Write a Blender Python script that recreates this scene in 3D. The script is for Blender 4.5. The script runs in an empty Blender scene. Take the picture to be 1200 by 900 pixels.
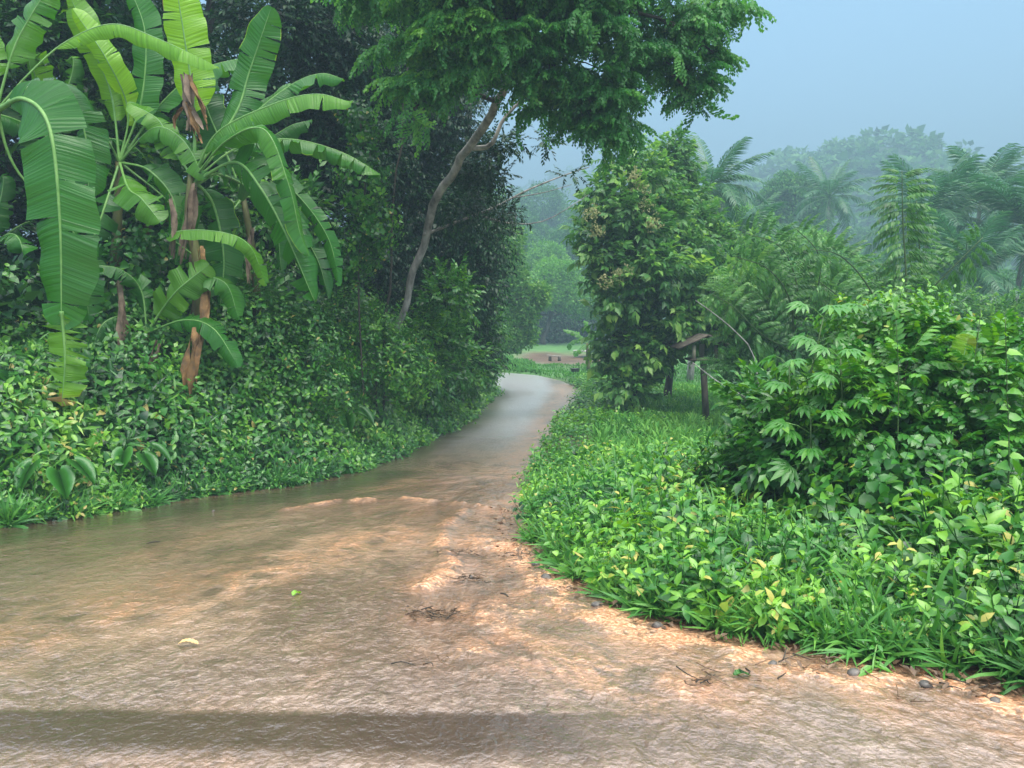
import bpy, math, random
import numpy as np
from mathutils import Vector

rng = np.random.default_rng(11)
random.seed(5)
sc = bpy.context.scene
COL = sc.collection
R = math.radians

# ------------------------------------------------------------------ camera, world, sun, exposure
FPX = 906.0                      # focal length in pixels of a 1200 px wide frame
PITCH = math.atan(100 / FPX)
CAMZ = 1.9
cam_d = bpy.data.cameras.new('camera')
cam = bpy.data.objects.new('camera', cam_d)
COL.objects.link(cam)
cam.location = (0, 0, CAMZ)
cam.rotation_euler = (math.pi / 2 - PITCH, 0, 0)
cam_d.sensor_width = 36
cam_d.lens = 36 * FPX / 1200
cam_d.clip_start = 0.05
cam_d.clip_end = 5000
sc.camera = cam

w = bpy.data.worlds.new('World')
sc.world = w
w.use_nodes = True
nt = w.node_tree
nt.nodes.clear()
SUN_EL, SUN_AZ = R(62), R(150)
out = nt.nodes.new('ShaderNodeOutputWorld')
sky = nt.nodes.new('ShaderNodeTexSky')
sky.sky_type = 'NISHITA'
sky.sun_disc = False
sky.sun_elevation = SUN_EL
sky.sun_rotation = SUN_AZ
sky.air_density = 1.0
sky.dust_density = 3.0
bg1 = nt.nodes.new('ShaderNodeBackground')
bg1.inputs['Strength'].default_value = 0.05
nt.links.new(sky.outputs[0], bg1.inputs[0])
# overcast layer: darker blue towards the horizon, three times brighter overhead
tc = nt.nodes.new('ShaderNodeTexCoord')
sep = nt.nodes.new('ShaderNodeSeparateXYZ')
nt.links.new(tc.outputs['Generated'], sep.inputs[0])
ramp = nt.nodes.new('ShaderNodeValToRGB')
ramp.color_ramp.elements[0].position = 0.0
ramp.color_ramp.elements[0].color = (0.050, 0.112, 0.160, 1)
ramp.color_ramp.elements[1].position = 1.0
ramp.color_ramp.elements[1].color = (1.06, 1.04, .97, 1)
e = ramp.color_ramp.elements.new(0.36)
e.color = (0.066, 0.140, 0.198, 1)
e = ramp.color_ramp.elements.new(0.6)
e.color = (0.42, 0.48, 0.53, 1)
nt.links.new(sep.outputs['Z'], ramp.inputs[0])
cn = nt.nodes.new('ShaderNodeTexNoise')
cn.inputs['Scale'].default_value = 2.2
cn.inputs['Detail'].default_value = 5
nt.links.new(tc.outputs['Generated'], cn.inputs['Vector'])
cmr = nt.nodes.new('ShaderNodeMapRange')
cmr.inputs['To Min'].default_value = 0.86
cmr.inputs['To Max'].default_value = 1.12
nt.links.new(cn.outputs[0], cmr.inputs[0])
cm = nt.nodes.new('ShaderNodeVectorMath')
cm.operation = 'SCALE'
nt.links.new(ramp.outputs[0], cm.inputs[0])
nt.links.new(cmr.outputs[0], cm.inputs['Scale'])
bg2 = nt.nodes.new('ShaderNodeBackground')
bg2.inputs['Strength'].default_value = 1.0
nt.links.new(cm.outputs[0], bg2.inputs[0])
addw = nt.nodes.new('ShaderNodeAddShader')
nt.links.new(bg1.outputs[0], addw.inputs[0])
nt.links.new(bg2.outputs[0], addw.inputs[1])
nt.links.new(addw.outputs[0], out.inputs['Surface'])

sd = bpy.data.lights.new('sun', 'SUN')
sd.energy = 1.2
sd.angle = R(50)
sd.color = (1.0, 0.98, 0.94)
so = bpy.data.objects.new('sun', sd)
COL.objects.link(so)
_d = Vector((math.sin(SUN_AZ) * math.cos(SUN_EL), math.cos(SUN_AZ) * math.cos(SUN_EL), math.sin(SUN_EL)))
so.rotation_euler = _d.to_track_quat('Z', 'Y').to_euler()
so.location = (0, 0, 30)

sc.view_settings.view_transform = 'Standard'
sc.view_settings.look = 'None'
sc.view_settings.exposure = 1.98
sc.view_settings.gamma = 1
sc.cycles.max_bounces = 6
sc.cycles.diffuse_bounces = 2
sc.cycles.glossy_bounces = 3
sc.cycles.transmission_bounces = 3
sc.cycles.volume_bounces = 1
sc.cycles.use_denoising = True

HAZE_DENSITY = 0.0038
HAZE_COLOR = (0.29, 0.41, 0.50)

# ------------------------------------------------------------------ helpers: placement
def ray(px, py):
    cx = (px - 600) / FPX
    cy = (450 - py) / FPX
    c, s = math.cos(PITCH), math.sin(PITCH)
    return np.array((cx, c + cy * s, -s + cy * c))

def P(px, py, Y):
    d = ray(px, py)
    return np.array((0, 0, CAMZ)) + d * (Y / d[1])

_zy = np.array([-30, -10, 3, 6, 10, 15, 20, 27, 34, 45, 60, 100, 300, 900.])
_zz = np.array([0.9, .35, 0, -.32, -.78, -1.25, -1.62, -2.0, -2.1, -2.2, -2.35, -2.5, -2.5, -2.5])
_fy = np.linspace(-30, 900, 9301)
_fz = np.interp(_fy, _zy, _zz)
_k = np.ones(21) / 21
_fz[20:-20] = np.convolve(_fz, _k, 'same')[20:-20]

def zc(y):
    return np.interp(y, _fy, _fz)

def G(px, py):
    d = ray(px, py)
    t = np.linspace(1.5, 300, 30000)
    z = CAMZ + d[2] * t
    y = d[1] * t
    i = int(np.argmax(z < zc(y)))
    return np.array((d[0] * t[i], y[i], zc(y[i])))

LE = [G(*p)[:2] for p in [(0, 622), (120, 604), (250, 583), (340, 572), (430, 552), (500, 522), (550, 495), (588, 462)]]
LE = [(-45, -12), (-24, 0), (-15, 4), (-9.5, 6.6)] + [tuple(a) for a in LE] + [(-1.4, 36), (-5, 39), (-12, 42), (-40, 47)]
RE = [G(*p)[:2] for p in [(1200, 818), (1080, 792), (1000, 780), (920, 768), (850, 752), (790, 735), (740, 715), (690, 698),
                          (650, 675), (618, 645), (602, 612), (603, 588), (618, 560), (634, 525), (650, 500), (668, 476), (680, 458)]]
RE = [(34, -12), (16, -2), (6.5, 2.2)] + [tuple(a) for a in RE] + [(2.3, 38), (1.2, 41), (-1.5, 43.5), (-10, 48), (-40, 54)]
LE = np.array(sorted(LE, key=lambda a: a[1])); RE = np.array(sorted(RE, key=lambda a: a[1]))

def Lx(y): return np.interp(y, LE[:, 1], LE[:, 0])
def Rx(y): return np.interp(y, RE[:, 1], RE[:, 0])
def sst(a, b, x):
    t = np.clip((x - a) / (b - a), 0, 1)
    return t * t * (3 - 2 * t)

def _hash(i, j, s):
    n = (i * 374761393 + j * 668265263 + s * 974711) & 0x7fffffff
    n = ((n ^ (n >> 13)) * 1274126177) & 0x7fffffff
    return ((n ^ (n >> 16)) & 0xffff) / 65535.0

def noise2(x, y, s=0):
    x = np.asarray(x, float); y = np.asarray(y, float)
    xi = np.floor(x).astype(np.int64); yi = np.floor(y).astype(np.int64)
    fx = x - xi; fy = y - yi
    fx = fx * fx * (3 - 2 * fx); fy = fy * fy * (3 - 2 * fy)
    a = _hash(xi, yi, s); b = _hash(xi + 1, yi, s); c = _hash(xi, yi + 1, s); d = _hash(xi + 1, yi + 1, s)
    return (a * (1 - fx) + b * fx) * (1 - fy) + (c * (1 - fx) + d * fx) * fy

def fbm(x, y, s=0, o=4):
    r = 0; a = .5
    for k in range(o):
        r = r + a * noise2(x * 2 ** k, y * 2 ** k, s + k); a *= .5
    return r

def H(x, y):
    """height of the ground"""
    x = np.asarray(x, float); y = np.asarray(y, float)
    dl = Lx(y) - x
    dr = x - Rx(y)
    near = 1 - sst(31, 38, y)
    # the left edge runs sideways in front: correct the distance for its slant
    dlc = dl * np.where(y < 8, .45, np.where(y > 34, .6, .9))
    bank = near * (1.5 * sst(0.25, 2.6, dlc) + 0.20 * np.clip(dlc - 2.6, 0, 60))  # slope beyond the bank raised to block sky light behind the trees
    right = 0.05 * sst(0, .4, dr) - 0.45 * sst(1.5, 8, dr) * (1 - sst(10, 20, -y + 24))
    inside = (dl < 0) & (dr < 0)
    z = zc(y) + np.where(dl > 0, bank, 0) + np.where(dr > 0, right, 0)
    z = z - np.where(inside, 0.16 * sst(0, .35, np.minimum(-dl, -dr)), 0)
    off = np.maximum(dl, dr)
    z = z + sst(.2, 2, off) * ((fbm(x * .5, y * .5, 3) - .47) * .35 + (fbm(x * .06, y * .06, 8) - .47) * 1.0 * sst(50, 90, y))
    return z

# ------------------------------------------------------------------ helpers: meshes
def link(o, parent=None):
    COL.objects.link(o)
    if parent is not None:
        o.parent = parent
    return o

def tag(o, label=None, cat=None, group=None, kind=None):
    if label: o['label'] = label
    if cat: o['category'] = cat
    if group: o['group'] = group
    if kind: o['kind'] = kind
    return o

def thing(name, label, cat, loc, group=None):
    o = bpy.data.objects.new(name, None)
    o.location = tuple(float(v) for v in loc)
    o.empty_display_size = .2
    link(o)
    return tag(o, label, cat, group)

def mesh(name, V, F, mat, tint=None, uv=None, smooth=True, attrs=None):
    V = np.asarray(V, np.float32); F = np.asarray(F, np.int32)
    k = F.shape[1]
    me = bpy.data.meshes.new(name)
    me.vertices.add(len(V)); me.vertices.foreach_set('co', V.ravel())
    me.loops.add(F.size); me.loops.foreach_set('vertex_index', F.ravel())
    me.polygons.add(len(F))
    me.polygons.foreach_set('loop_start', np.arange(0, F.size, k, dtype=np.int32))
    if smooth:
        me.polygons.foreach_set('use_smooth', np.ones(len(F), bool))
    if tint is not None:
        a = me.attributes.new('tint', 'FLOAT', 'POINT')
        a.data.foreach_set('value', np.asarray(tint, np.float32))
    for nm, arr in (attrs or {}).items():
        arr = np.asarray(arr, np.float32)
        if arr.ndim == 1:
            a = me.attributes.new(nm, 'FLOAT', 'POINT'); a.data.foreach_set('value', arr)
        else:
            a = me.attributes.new(nm, 'FLOAT_VECTOR', 'POINT'); a.data.foreach_set('vector', arr.ravel())
    if uv is not None:
        ul = me.uv_layers.new(name='UVMap')
        ul.data.foreach_set('uv', np.asarray(uv, np.float32)[F.ravel()].ravel())
    me.materials.append(mat)
    me.update(calc_edges=True)
    return me

def obj(name, V, F, mat, parent=None, **kw):
    V = np.asarray(V, float)
    o0 = np.array(parent.location) if (parent is not None and parent.parent is None) else np.zeros(3)
    if parent is not None and parent.parent is not None:
        o0 = np.array(parent.parent.location)
    o = bpy.data.objects.new(name, mesh(name, V - o0, F, mat, **kw))
    return link(o, parent)

def nrm(v):
    v = np.asarray(v, float)
    return v / np.maximum(np.linalg.norm(v, axis=-1, keepdims=True), 1e-9)

def frames(d, up):
    """columns x,y,z with y along d"""
    y = nrm(d)
    up = np.broadcast_to(up, y.shape)
    x = np.cross(y, up)
    bad = np.linalg.norm(x, axis=-1) < 1e-3
    if x.ndim == 1:
        if bad: x = np.cross(y, (1, 0.1, 0))
    else:
        x[bad] = np.cross(y[bad], (1, 0.1, 0))
    x = nrm(x)
    z = np.cross(x, y)
    return np.stack([x, y, z], -1)

class TB:
    def __init__(s): s.V = []; s.T = []; s.t = []; s.uv = []; s.n = 0
    def add(s, V, T, tint=0.5, uv=None):
        V = np.asarray(V, float)
        s.V.append(V); s.T.append(np.asarray(T, int) + s.n)
        s.t.append(np.broadcast_to(np.asarray(tint, float), (len(V),)).copy())
        s.uv.append(np.zeros((len(V), 2)) if uv is None else np.asarray(uv, float))
        s.n += len(V)
    def get(s):
        return np.concatenate(s.V), np.concatenate(s.T), np.concatenate(s.t)
    def obj(s, name, mat, parent=None, uv=False, **kw):
        V, T, t = s.get()
        return obj(name, V, T, mat, parent, tint=t, uv=(np.concatenate(s.uv) if uv else None), **kw)

def leaf8(L, W, fold=.25, droop=.2, heart=False):
    y1, y2 = (.22, .62) if heart else (.32, .68)
    w1, w2 = (.5, .38) if heart else (.44, .40)
    V = [(0, 0, 0), (-w1 * W, y1 * L, fold * W * .5), (0, y1 * L, 0), (w1 * W, y1 * L, fold * W * .5),
         (-w2 * W, y2 * L, fold * W * .4), (0, y2 * L, 0), (w2 * W, y2 * L, fold * W * .4), (0, L, 0)]
    V = np.array(V, float)
    V[:, 2] -= droop * L * (V[:, 1] / L) ** 2
    T = [(0, 2, 1), (0, 3, 2), (1, 2, 5), (1, 5, 4), (2, 3, 6), (2, 6, 5), (4, 5, 7), (5, 6, 7)]
    return V, T

def leaf5(L, W, fold=.25, droop=.2):
    V = np.array([(0, 0, 0), (-.5 * W, .45 * L, fold * W * .5), (0, .5 * L, 0), (.5 * W, .45 * L, fold * W * .5), (0, L, 0)], float)
    V[:, 2] -= droop * L * (V[:, 1] / L) ** 2
    return V, [(0, 2, 1), (0, 3, 2), (1, 2, 4), (2, 3, 4)]

def leaf4(L, W, fold=.25, droop=.2):
    V = np.array([(0, 0, 0), (-.5 * W, .42 * L, -droop * L * .1), (.5 * W, .42 * L, -droop * L * .1), (0, L, -droop * L)], float)
    return V, [(0, 2, 1), (1, 2, 3)]

def put(tb, VT, pos, d, up, tint):
    V, T = VT
    tb.add(np.asarray(V) @ frames(np.asarray(d, float), np.asarray(up, float)).T + pos, T, tint)

def stemstrip(tb, pts, r, tint):
    pts = np.asarray(pts, float)
    n = len(pts)
    V = np.concatenate([pts + (r, 0, 0), pts + (-r * .5, 0, r * .87), pts + (-r * .5, 0, -r * .87)])
    T = []
    for i in range(n - 1):
        for a in range(3):
            b = (a + 1) % 3
            T += [(a * n + i, b * n + i, b * n + i + 1), (a * n + i, b * n + i + 1, a * n + i + 1)]
    tb.add(V, T, tint)

def tube(tb, pts, rad, sides=7, tint=.5, wob=0.0, cap=True):
    pts = np.asarray(pts, float); n = len(pts)
    rad = np.broadcast_to(np.asarray(rad, float), (n,))
    tg = nrm(np.gradient(pts, axis=0))
    F = frames(tg, np.array((0.31, 0.2, 0.93)) if abs(tg[0][2]) < .9 else np.array((0.2, 1, 0.1)))
    a = np.arange(sides) * 2 * math.pi / sides
    ring = np.stack([np.cos(a), np.zeros(sides), np.sin(a)], -1)
    V = pts[:, None, :] + np.einsum('nij,sj->nsi', F, ring) * rad[:, None, None] * (1 + wob * (rng.random((n, sides, 1)) - .5))
    V = V.reshape(-1, 3)
    T = []
    for i in range(n - 1):
        for s in range(sides):
            s2 = (s + 1) % sides
            p, q, r_, t_ = i * sides + s, i * sides + s2, (i + 1) * sides + s2, (i + 1) * sides + s
            T += [(p, q, r_), (p, r_, t_)]
    if cap:
        V = np.concatenate([V, pts[-1:], pts[:1]])
        k = len(V) - 2
        for s in range(sides):
            T.append(((n - 1) * sides + s, (n - 1) * sides + (s + 1) % sides, k))
            T.append(((s + 1) % sides, s, k + 1))
    tb.add(V, T, tint)

def spline(ctrl, n):
    c = np.asarray(ctrl, float)
    m = len(c)
    if m == 2:
        t = np.linspace(0, 1, n)[:, None]
        return c[0] * (1 - t) + c[1] * t
    c2 = np.concatenate([[2 * c[0] - c[1]], c, [2 * c[-1] - c[-2]]])
    seg = np.linalg.norm(np.diff(c, axis=0), axis=1)
    cum = np.concatenate([[0], np.cumsum(seg)]) / seg.sum()
    out_ = []
    for u in np.linspace(0, 1, n):
        i = min(int(np.searchsorted(cum, u, 'right') - 1), m - 2)
        t = (u - cum[i]) / max(cum[i + 1] - cum[i], 1e-9)
        p0, p1, p2, p3 = c2[i], c2[i + 1], c2[i + 2], c2[i + 3]
        out_.append(.5 * ((2 * p1) + (-p0 + p2) * t + (2 * p0 - 5 * p1 + 4 * p2 - p3) * t * t + (-p0 + 3 * p1 - 3 * p2 + p3) * t ** 3))
    return np.array(out_)

def bake(templates, pos, F, scale, tint):
    """many copies of small templates in one set of arrays"""
    n = len(pos)
    pick = rng.integers(0, len(templates), n)
    Vs, Ts, ts = [], [], []
    off = 0
    for k, (V, T, t) in enumerate(templates):
        idx = np.nonzero(pick == k)[0]
        if len(idx) == 0: continue
        vv = np.einsum('nij,mj->nmi', F[idx], V) * scale[idx][:, None, None] + pos[idx][:, None, :]
        m = len(V)
        tt = T[None] + (np.arange(len(idx)) * m)[:, None, None] + off
        Vs.append(vv.reshape(-1, 3)); Ts.append(tt.reshape(-1, 3))
        ts.append(np.clip(t[None] + tint[idx][:, None], 0, 1).ravel())
        off += len(idx) * m
    return np.concatenate(Vs), np.concatenate(Ts), np.concatenate(ts)

# ------------------------------------------------------------------ leaf clusters (templates; growth along +Y, top +Z)
def T_shoot(n=9, L=.42, ll=.11, lw=.055, lf=leaf8, young=.25, heart=False):
    tb = TB()
    bend = rng.normal(0, .12, 2)
    st = lambda s: np.array((bend[0] * s * s * L, s * L, bend[1] * s * s * L))
    stemstrip(tb, [st(s) for s in (0, .5, 1)], .003, .35)
    for i in range(n):
        s = .22 + .78 * (i + rng.random() * .5) / n
        a = i * 2.4 + rng.normal(0, .35)
        el = -.25 + .95 * s + rng.normal(0, .22)
        d = np.array((math.cos(a) * math.cos(el), math.sin(el), math.sin(a) * math.cos(el)))
        up = np.array((-math.cos(a) * math.sin(el), math.cos(el), -math.sin(a) * math.sin(el))) + rng.normal(0, .25, 3)
        sz = (1.15 - .55 * s ** 3) * rng.uniform(.75, 1.2)
        args = dict(fold=rng.uniform(.1, .5), droop=rng.uniform(.1, .5))
        if lf is leaf8: args['heart'] = heart
        put(tb, lf(ll * sz, lw * sz, **args), st(s) + d * .02, d, up, 1.3 if rng.random() < .006 else min(.85, .38 + young * s ** 3 + rng.normal(0, .10)))
    return tb.get()

def T_twig(n=10, L=.35, ll=.10, lw=.045, lf=leaf4, spread=1.0, droopy=.3):
    """flattish twig with alternate leaves"""
    tb = TB()
    stemstrip(tb, [(0, 0, 0), (0, L * .5, .01), (0, L, -.03)], .0025, .3)
    for i in range(n):
        s = (i + .6) / n
        sd = 1 if i % 2 else -1
        a = sd * rng.uniform(.5, 1.2) * spread * (1 - .5 * s)
        d = np.array((math.sin(a), math.cos(a), -droopy * rng.uniform(0.2, 1.8)))
        up = np.array((0, 0, 1.)) + rng.normal(0, .45, 3)
        sz = rng.uniform(.7, 1.2)
        args = dict(fold=rng.uniform(.1, .4), droop=rng.uniform(0, .4))
        put(tb, lf(ll * sz, lw * sz, **args), (0, L * s, 0), d, up, .42 + rng.normal(0, .12))
    return tb.get()

def T_pinnate(pairs=9, L=.5, ll=.13, lw=.035, droop=.5, hang=.5, lf=leaf4, t0=.42):
    tb = TB()
    c = lambda s: np.array((0, L * s * (1 - .15 * droop * s), -droop * L * s * s * .6))
    stemstrip(tb, [c(s) for s in (0, .33, .66, 1)], .003, .55)
    for i in range(pairs):
        s = .12 + .86 * (i + .5) / pairs
        sz = (math.sin(math.pi * (s * .8 + .17)) * .5 + .55) * rng.uniform(.85, 1.1)
        for sd in (-1, 1):
            d = np.array((sd * 1.0, .55, -hang * rng.uniform(.6, 1.4) - droop * s * .5))
            put(tb, lf(ll * sz, lw * sz, fold=.2, droop=rng.uniform(.1, .4)), c(s), d, np.array((0, .1, 1.)) + rng.normal(0, .2, 3), t0 + rng.normal(0, .07))
    return tb.get()

def T_feather(L=.5):
    """drooping twice-pinnate leaf of a legume tree: fine hanging pinnae"""
    tb = TB()
    c = lambda s: np.array((0, L * s * .9, L * (.18 * s - .75 * s * s)))
    stemstrip(tb, [c(s) for s in (0, .5, 1)], .003, .4)
    n = 9
    for i in range(n):
        s = .15 + .85 * (i + .5) / n
        for sd in (-1, 1):
            tt = .45 + rng.normal(0, .08)
            d = nrm(np.array((sd * .75, .35 + rng.normal(0, .1), -.75 - .5 * s)))
            pl = .17 * rng.uniform(.8, 1.2) * (1.05 - .4 * s)
            for k in range(3):
                q = c(s) + d * pl * (k + .3) / 3 + np.array((0, 0, -.012 * k * k * .5))
                e_ = nrm(d + np.array((0, rng.normal(0, .2), -.35 * k / 3)))
                put(tb, leaf4(pl * .52, .046 * rng.uniform(.8, 1.2), droop=.1), q, e_, np.array((0.3 * sd, .2, 1.)) + rng.normal(0, .4, 3), tt)
    return tb.get()

def T_grass(n=9, L=.45, W=.012):
    tb = TB()
    for i in range(n):
        a = rng.uniform(0, 6.28); lean = rng.uniform(.15, .8)
        l = L * rng.uniform(.6, 1.2); w_ = W * rng.uniform(.7, 1.3)
        dx, dz = math.cos(a), math.sin(a)
        pts = []
        for s in (0, .35, .7, 1):
            pts.append(np.array((dx * l * lean * s * s, l * (s - .45 * lean * s ** 2.5), dz * l * lean * s * s)))
        sx = np.array((-dz, 0, dx)) * w_
        V = [pts[0] - sx * .7, pts[0] + sx * .7, pts[1] - sx, pts[1] + sx, pts[2] - sx * .8, pts[2] + sx * .8, pts[3]]
        tb.add(V, [(0, 1, 3), (0, 3, 2), (2, 3, 5), (2, 5, 4), (4, 5, 6)], .5 + rng.normal(0, .12))
    return tb.get()

def T_clump(n=26, r=.5, ll=.22, lw=.14):
    """far foliage clump"""
    tb = TB()
    for i in range(n):
        v = nrm(rng.normal(0, 1, 3)); v[1] = abs(v[1]) * .8
        p = v * r * rng.uniform(.55, 1.0)
        d = v + rng.normal(0, .6, 3)
        sz = rng.uniform(.7, 1.3)
        put(tb, leaf4(ll * sz, lw * sz, droop=.2), p, d, np.array((0, 1., 0)) + rng.normal(0, .6, 3), .42 + .15 * v[1] + rng.normal(0, .1))
    return tb.get()

TP_SHOOT = [T_shoot() for _ in range(6)] + [T_shoot(n=12, L=.5, ll=.09, lw=.05) for _ in range(3)]
TP_HEART = [T_shoot(n=7, L=.4, ll=.11, lw=.105, heart=True, young=.15) for _ in range(6)]
TP_FARSHOOT = [T_shoot(n=9, L=.42, ll=.13, lw=.07, lf=leaf4, young=.2) for _ in range(6)]
TP_LANCE = [T_shoot(n=11, L=.5, ll=.2, lw=.03, lf=leaf5, young=.2) for _ in range(4)]
TP_GRASS = [T_grass() for _ in range(5)]
TP_TWIG = [T_twig() for _ in range(6)]
TP_TWIGN = [T_twig(n=11, L=.4, ll=.12, lw=.06, lf=leaf5) for _ in range(6)]
TP_BROAD = [T_twig(n=9, L=.4, ll=.19, lw=.09, lf=leaf5, droopy=.5) for _ in range(6)]
TP_PIN = [T_pinnate() for _ in range(4)]
TP_PINB = [T_pinnate(pairs=5, L=.32, ll=.12, lw=.062, droop=.35, hang=.35, lf=leaf8, t0=.5) for _ in range(5)]
TP_FEATHER = [T_feather() for _ in range(4)]
TP_CLUMP = [T_clump() for _ in range(6)]
TP_SMALL = [T_twig(n=14, L=.45, ll=.075, lw=.03, lf=leaf4, droopy=.6) for _ in range(6)]

# ------------------------------------------------------------------ materials
def newmat(name):
    m = bpy.data.materials.new(name)
    m.use_nodes = True
    n = m.node_tree
    n.nodes.clear()
    return m, n, n.nodes.new, n.links.new

def mat_leaf(name, c0, c1, c2, trans=.28, rough=.42, veins=False, spec=.45, last=None):
    m, n, N, K = newmat(name)
    o = N('ShaderNodeOutputMaterial')
    at = N('ShaderNodeAttribute'); at.attribute_name = 'tint'
    r = N('ShaderNodeValToRGB')
    r.color_ramp.elements[0].position = .12; r.color_ramp.elements[0].color = (*c0, 1)
    r.color_ramp.elements[1].position = .95; r.color_ramp.elements[1].color = (*c2, 1)
    e_ = r.color_ramp.elements.new(.48); e_.color = (*c1, 1)
    if last:
        r.color_ramp.elements[2].position = .9
        e_ = r.color_ramp.elements.new(.98); e_.color = (*last, 1)
    K(at.outputs['Fac'], r.inputs[0])
    p = N('ShaderNodeBsdfPrincipled')
    p.inputs['Roughness'].default_value = rough
    p.inputs['Specular IOR Level'].default_value = spec
    t = N('ShaderNodeBsdfTranslucent')
    mx = N('ShaderNodeMixShader'); mx.inputs[0].default_value = trans
    col = r.outputs[0]
    if veins:
        uv = N('ShaderNodeUVMap')
        sp = N('ShaderNodeSeparateXYZ'); K(uv.outputs[0], sp.inputs[0])
        ab = N('ShaderNodeMath'); ab.operation = 'ABSOLUTE'; K(sp.outputs['Y'], ab.inputs[0])
        ad = N('ShaderNodeMath'); ad.operation = 'MULTIPLY_ADD'
        K(ab.outputs[0], ad.inputs[0]); ad.inputs[1].default_value = -.02; K(sp.outputs['X'], ad.inputs[2])
        cb = N('ShaderNodeCombineXYZ'); K(ad.outputs[0], cb.inputs['X'])
        ns = N('ShaderNodeTexNoise'); ns.inputs['Scale'].default_value = 85; ns.inputs['Detail'].default_value = 3
        K(cb.outputs[0], ns.inputs['Vector'])
        b = N('ShaderNodeBump'); b.inputs['Strength'].default_value = .8; b.inputs['Distance'].default_value = .025
        K(ns.outputs[0], b.inputs['Height'])
        K(b.outputs[0], p.inputs['Normal'])
        hs = N('ShaderNodeHueSaturation')
        mr = N('ShaderNodeMapRange'); mr.inputs['From Min'].default_value = .3; mr.inputs['From Max'].default_value = .7
        mr.inputs['To Min'].default_value = .78; mr.inputs['To Max'].default_value = 1.22
        K(ns.outputs[0], mr.inputs[0]); K(mr.outputs[0], hs.inputs['Value'])
        K(col, hs.inputs['Color']); col = hs.outputs[0]
    K(col, p.inputs['Base Color'])
    g = N('ShaderNodeHueSaturation'); g.inputs['Hue'].default_value = .485
    g.inputs['Saturation'].default_value = 1.1; g.inputs['Value'].default_value = 1.5
    K(col, g.inputs['Color']); K(g.outputs[0], t.inputs[0])
    K(p.outputs[0], mx.inputs[1]); K(t.outputs[0], mx.inputs[2]); K(mx.outputs[0], o.inputs[0])
    return m

def mat_noise(name, c0, c1, rough=.7, scale=6, bump=.4, dist=.02, stretch=(1, 1, 1), spec=.4, c2=None):
    m, n, N, K = newmat(name)
    o = N('ShaderNodeOutputMaterial'); p = N('ShaderNodeBsdfPrincipled')
    tcn = N('ShaderNodeTexCoord'); mp = N('ShaderNodeMapping'); mp.inputs['Scale'].default_value = stretch
    K(tcn.outputs['Object'], mp.inputs[0])
    ns = N('ShaderNodeTexNoise'); ns.inputs['Scale'].default_value = scale; ns.inputs['Detail'].default_value = 6; ns.inputs['Roughness'].default_value = .65
    K(mp.outputs[0], ns.inputs['Vector'])
    r = N('ShaderNodeValToRGB'); r.color_ramp.elements[0].position = .32; r.color_ramp.elements[0].color = (*c0, 1)
    r.color_ramp.elements[1].position = .68; r.color_ramp.elements[1].color = (*c1, 1)
    if c2:
        e_ = r.color_ramp.elements.new(.58); e_.color = (*c2, 1)
    K(ns.outputs[0], r.inputs[0]); K(r.outputs[0], p.inputs['Base Color'])
    b = N('ShaderNodeBump'); b.inputs['Strength'].default_value = bump; b.inputs['Distance'].default_value = dist
    K(ns.outputs[0], b.inputs['Height']); K(b.outputs[0], p.inputs['Normal'])
    p.inputs['Roughness'].default_value = rough; p.inputs['Specular IOR Level'].default_value = spec
    K(p.outputs[0], o.inputs[0])
    return m

M_COVER = mat_leaf('verge_leaf', (.010, .065, .012), (.05, .22, .026), (.24, .50, .04), rough=.33, spec=.6, last=(.50, .46, .10))
M_BANK = mat_leaf('bank_leaf', (.010, .06, .012), (.048, .205, .024), (.22, .46, .04), rough=.33, spec=.6, last=(.42, .36, .10))
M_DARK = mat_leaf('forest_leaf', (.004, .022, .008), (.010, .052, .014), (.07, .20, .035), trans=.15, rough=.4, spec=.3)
M_FEATHER = mat_leaf('feather_leaf', (.020, .115, .026), (.065, .25, .045), (.24, .50, .07), rough=.5, trans=.45)
M_MID = mat_leaf('mid_leaf', (.020, .09, .022), (.09, .26, .050), (.32, .52, .10), rough=.4, spec=.5, trans=.40)
M_FAR = mat_leaf('far_leaf', (.02, .09, .026), (.06, .20, .045), (.17, .36, .07), rough=.55, spec=.2)
M_LIME = mat_leaf('light_leaf', (.04, .16, .02), (.12, .34, .035), (.28, .55, .06), rough=.5)
M_GRASS = mat_leaf('grass_blade', (.02, .10, .02), (.07, .25, .04), (.2, .45, .07), rough=.5)
M_LANE = mat_leaf('short_grass', (.03, .13, .03), (.08, .26, .05), (.2, .42, .08), rough=.7, spec=.1)
M_BANANA = mat_leaf('banana_leaf', (.012, .08, .010), (.038, .19, .016), (.24, .50, .02), trans=.42, rough=.27, veins=True, spec=.6, last=(.26, .17, .05))
M_RIB = mat_noise('banana_rib', (.10, .25, .05), (.2, .38, .10), rough=.4, scale=8, bump=.1)
M_DEAD = mat_noise('dead_leaf', (.07, .045, .022), (.36, .25, .11), rough=.75, scale=5, bump=.8, c2=(.24, .13, .045))
M_DEADGREY = mat_noise('withered_leaf', (.07, .045, .03), (.26, .19, .13), rough=.8, scale=6, bump=.8)
M_PSEUDO = mat_noise('banana_stem', (.05, .035, .018), (.16, .17, .05), rough=.6, scale=4, stretch=(1, 1, .25), bump=.5)
M_BARK = mat_noise('bark', (.09, .085, .075), (.42, .40, .36), rough=.75, scale=5, stretch=(1, 1, .35), bump=.9, dist=.03)
M_BARKD = mat_noise('dark_bark', (.018, .016, .012), (.07, .06, .045), rough=.8, scale=5, stretch=(1, 1, .35), bump=.8)
M_PALM = mat_leaf('palm_leaflet', (.016, .07, .03), (.045, .16, .06), (.15, .33, .10), rough=.35, spec=.6)
M_STEM = mat_noise('green_stem', (.03, .07, .02), (.08, .14, .035), rough=.6, scale=10, bump=.2)
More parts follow.
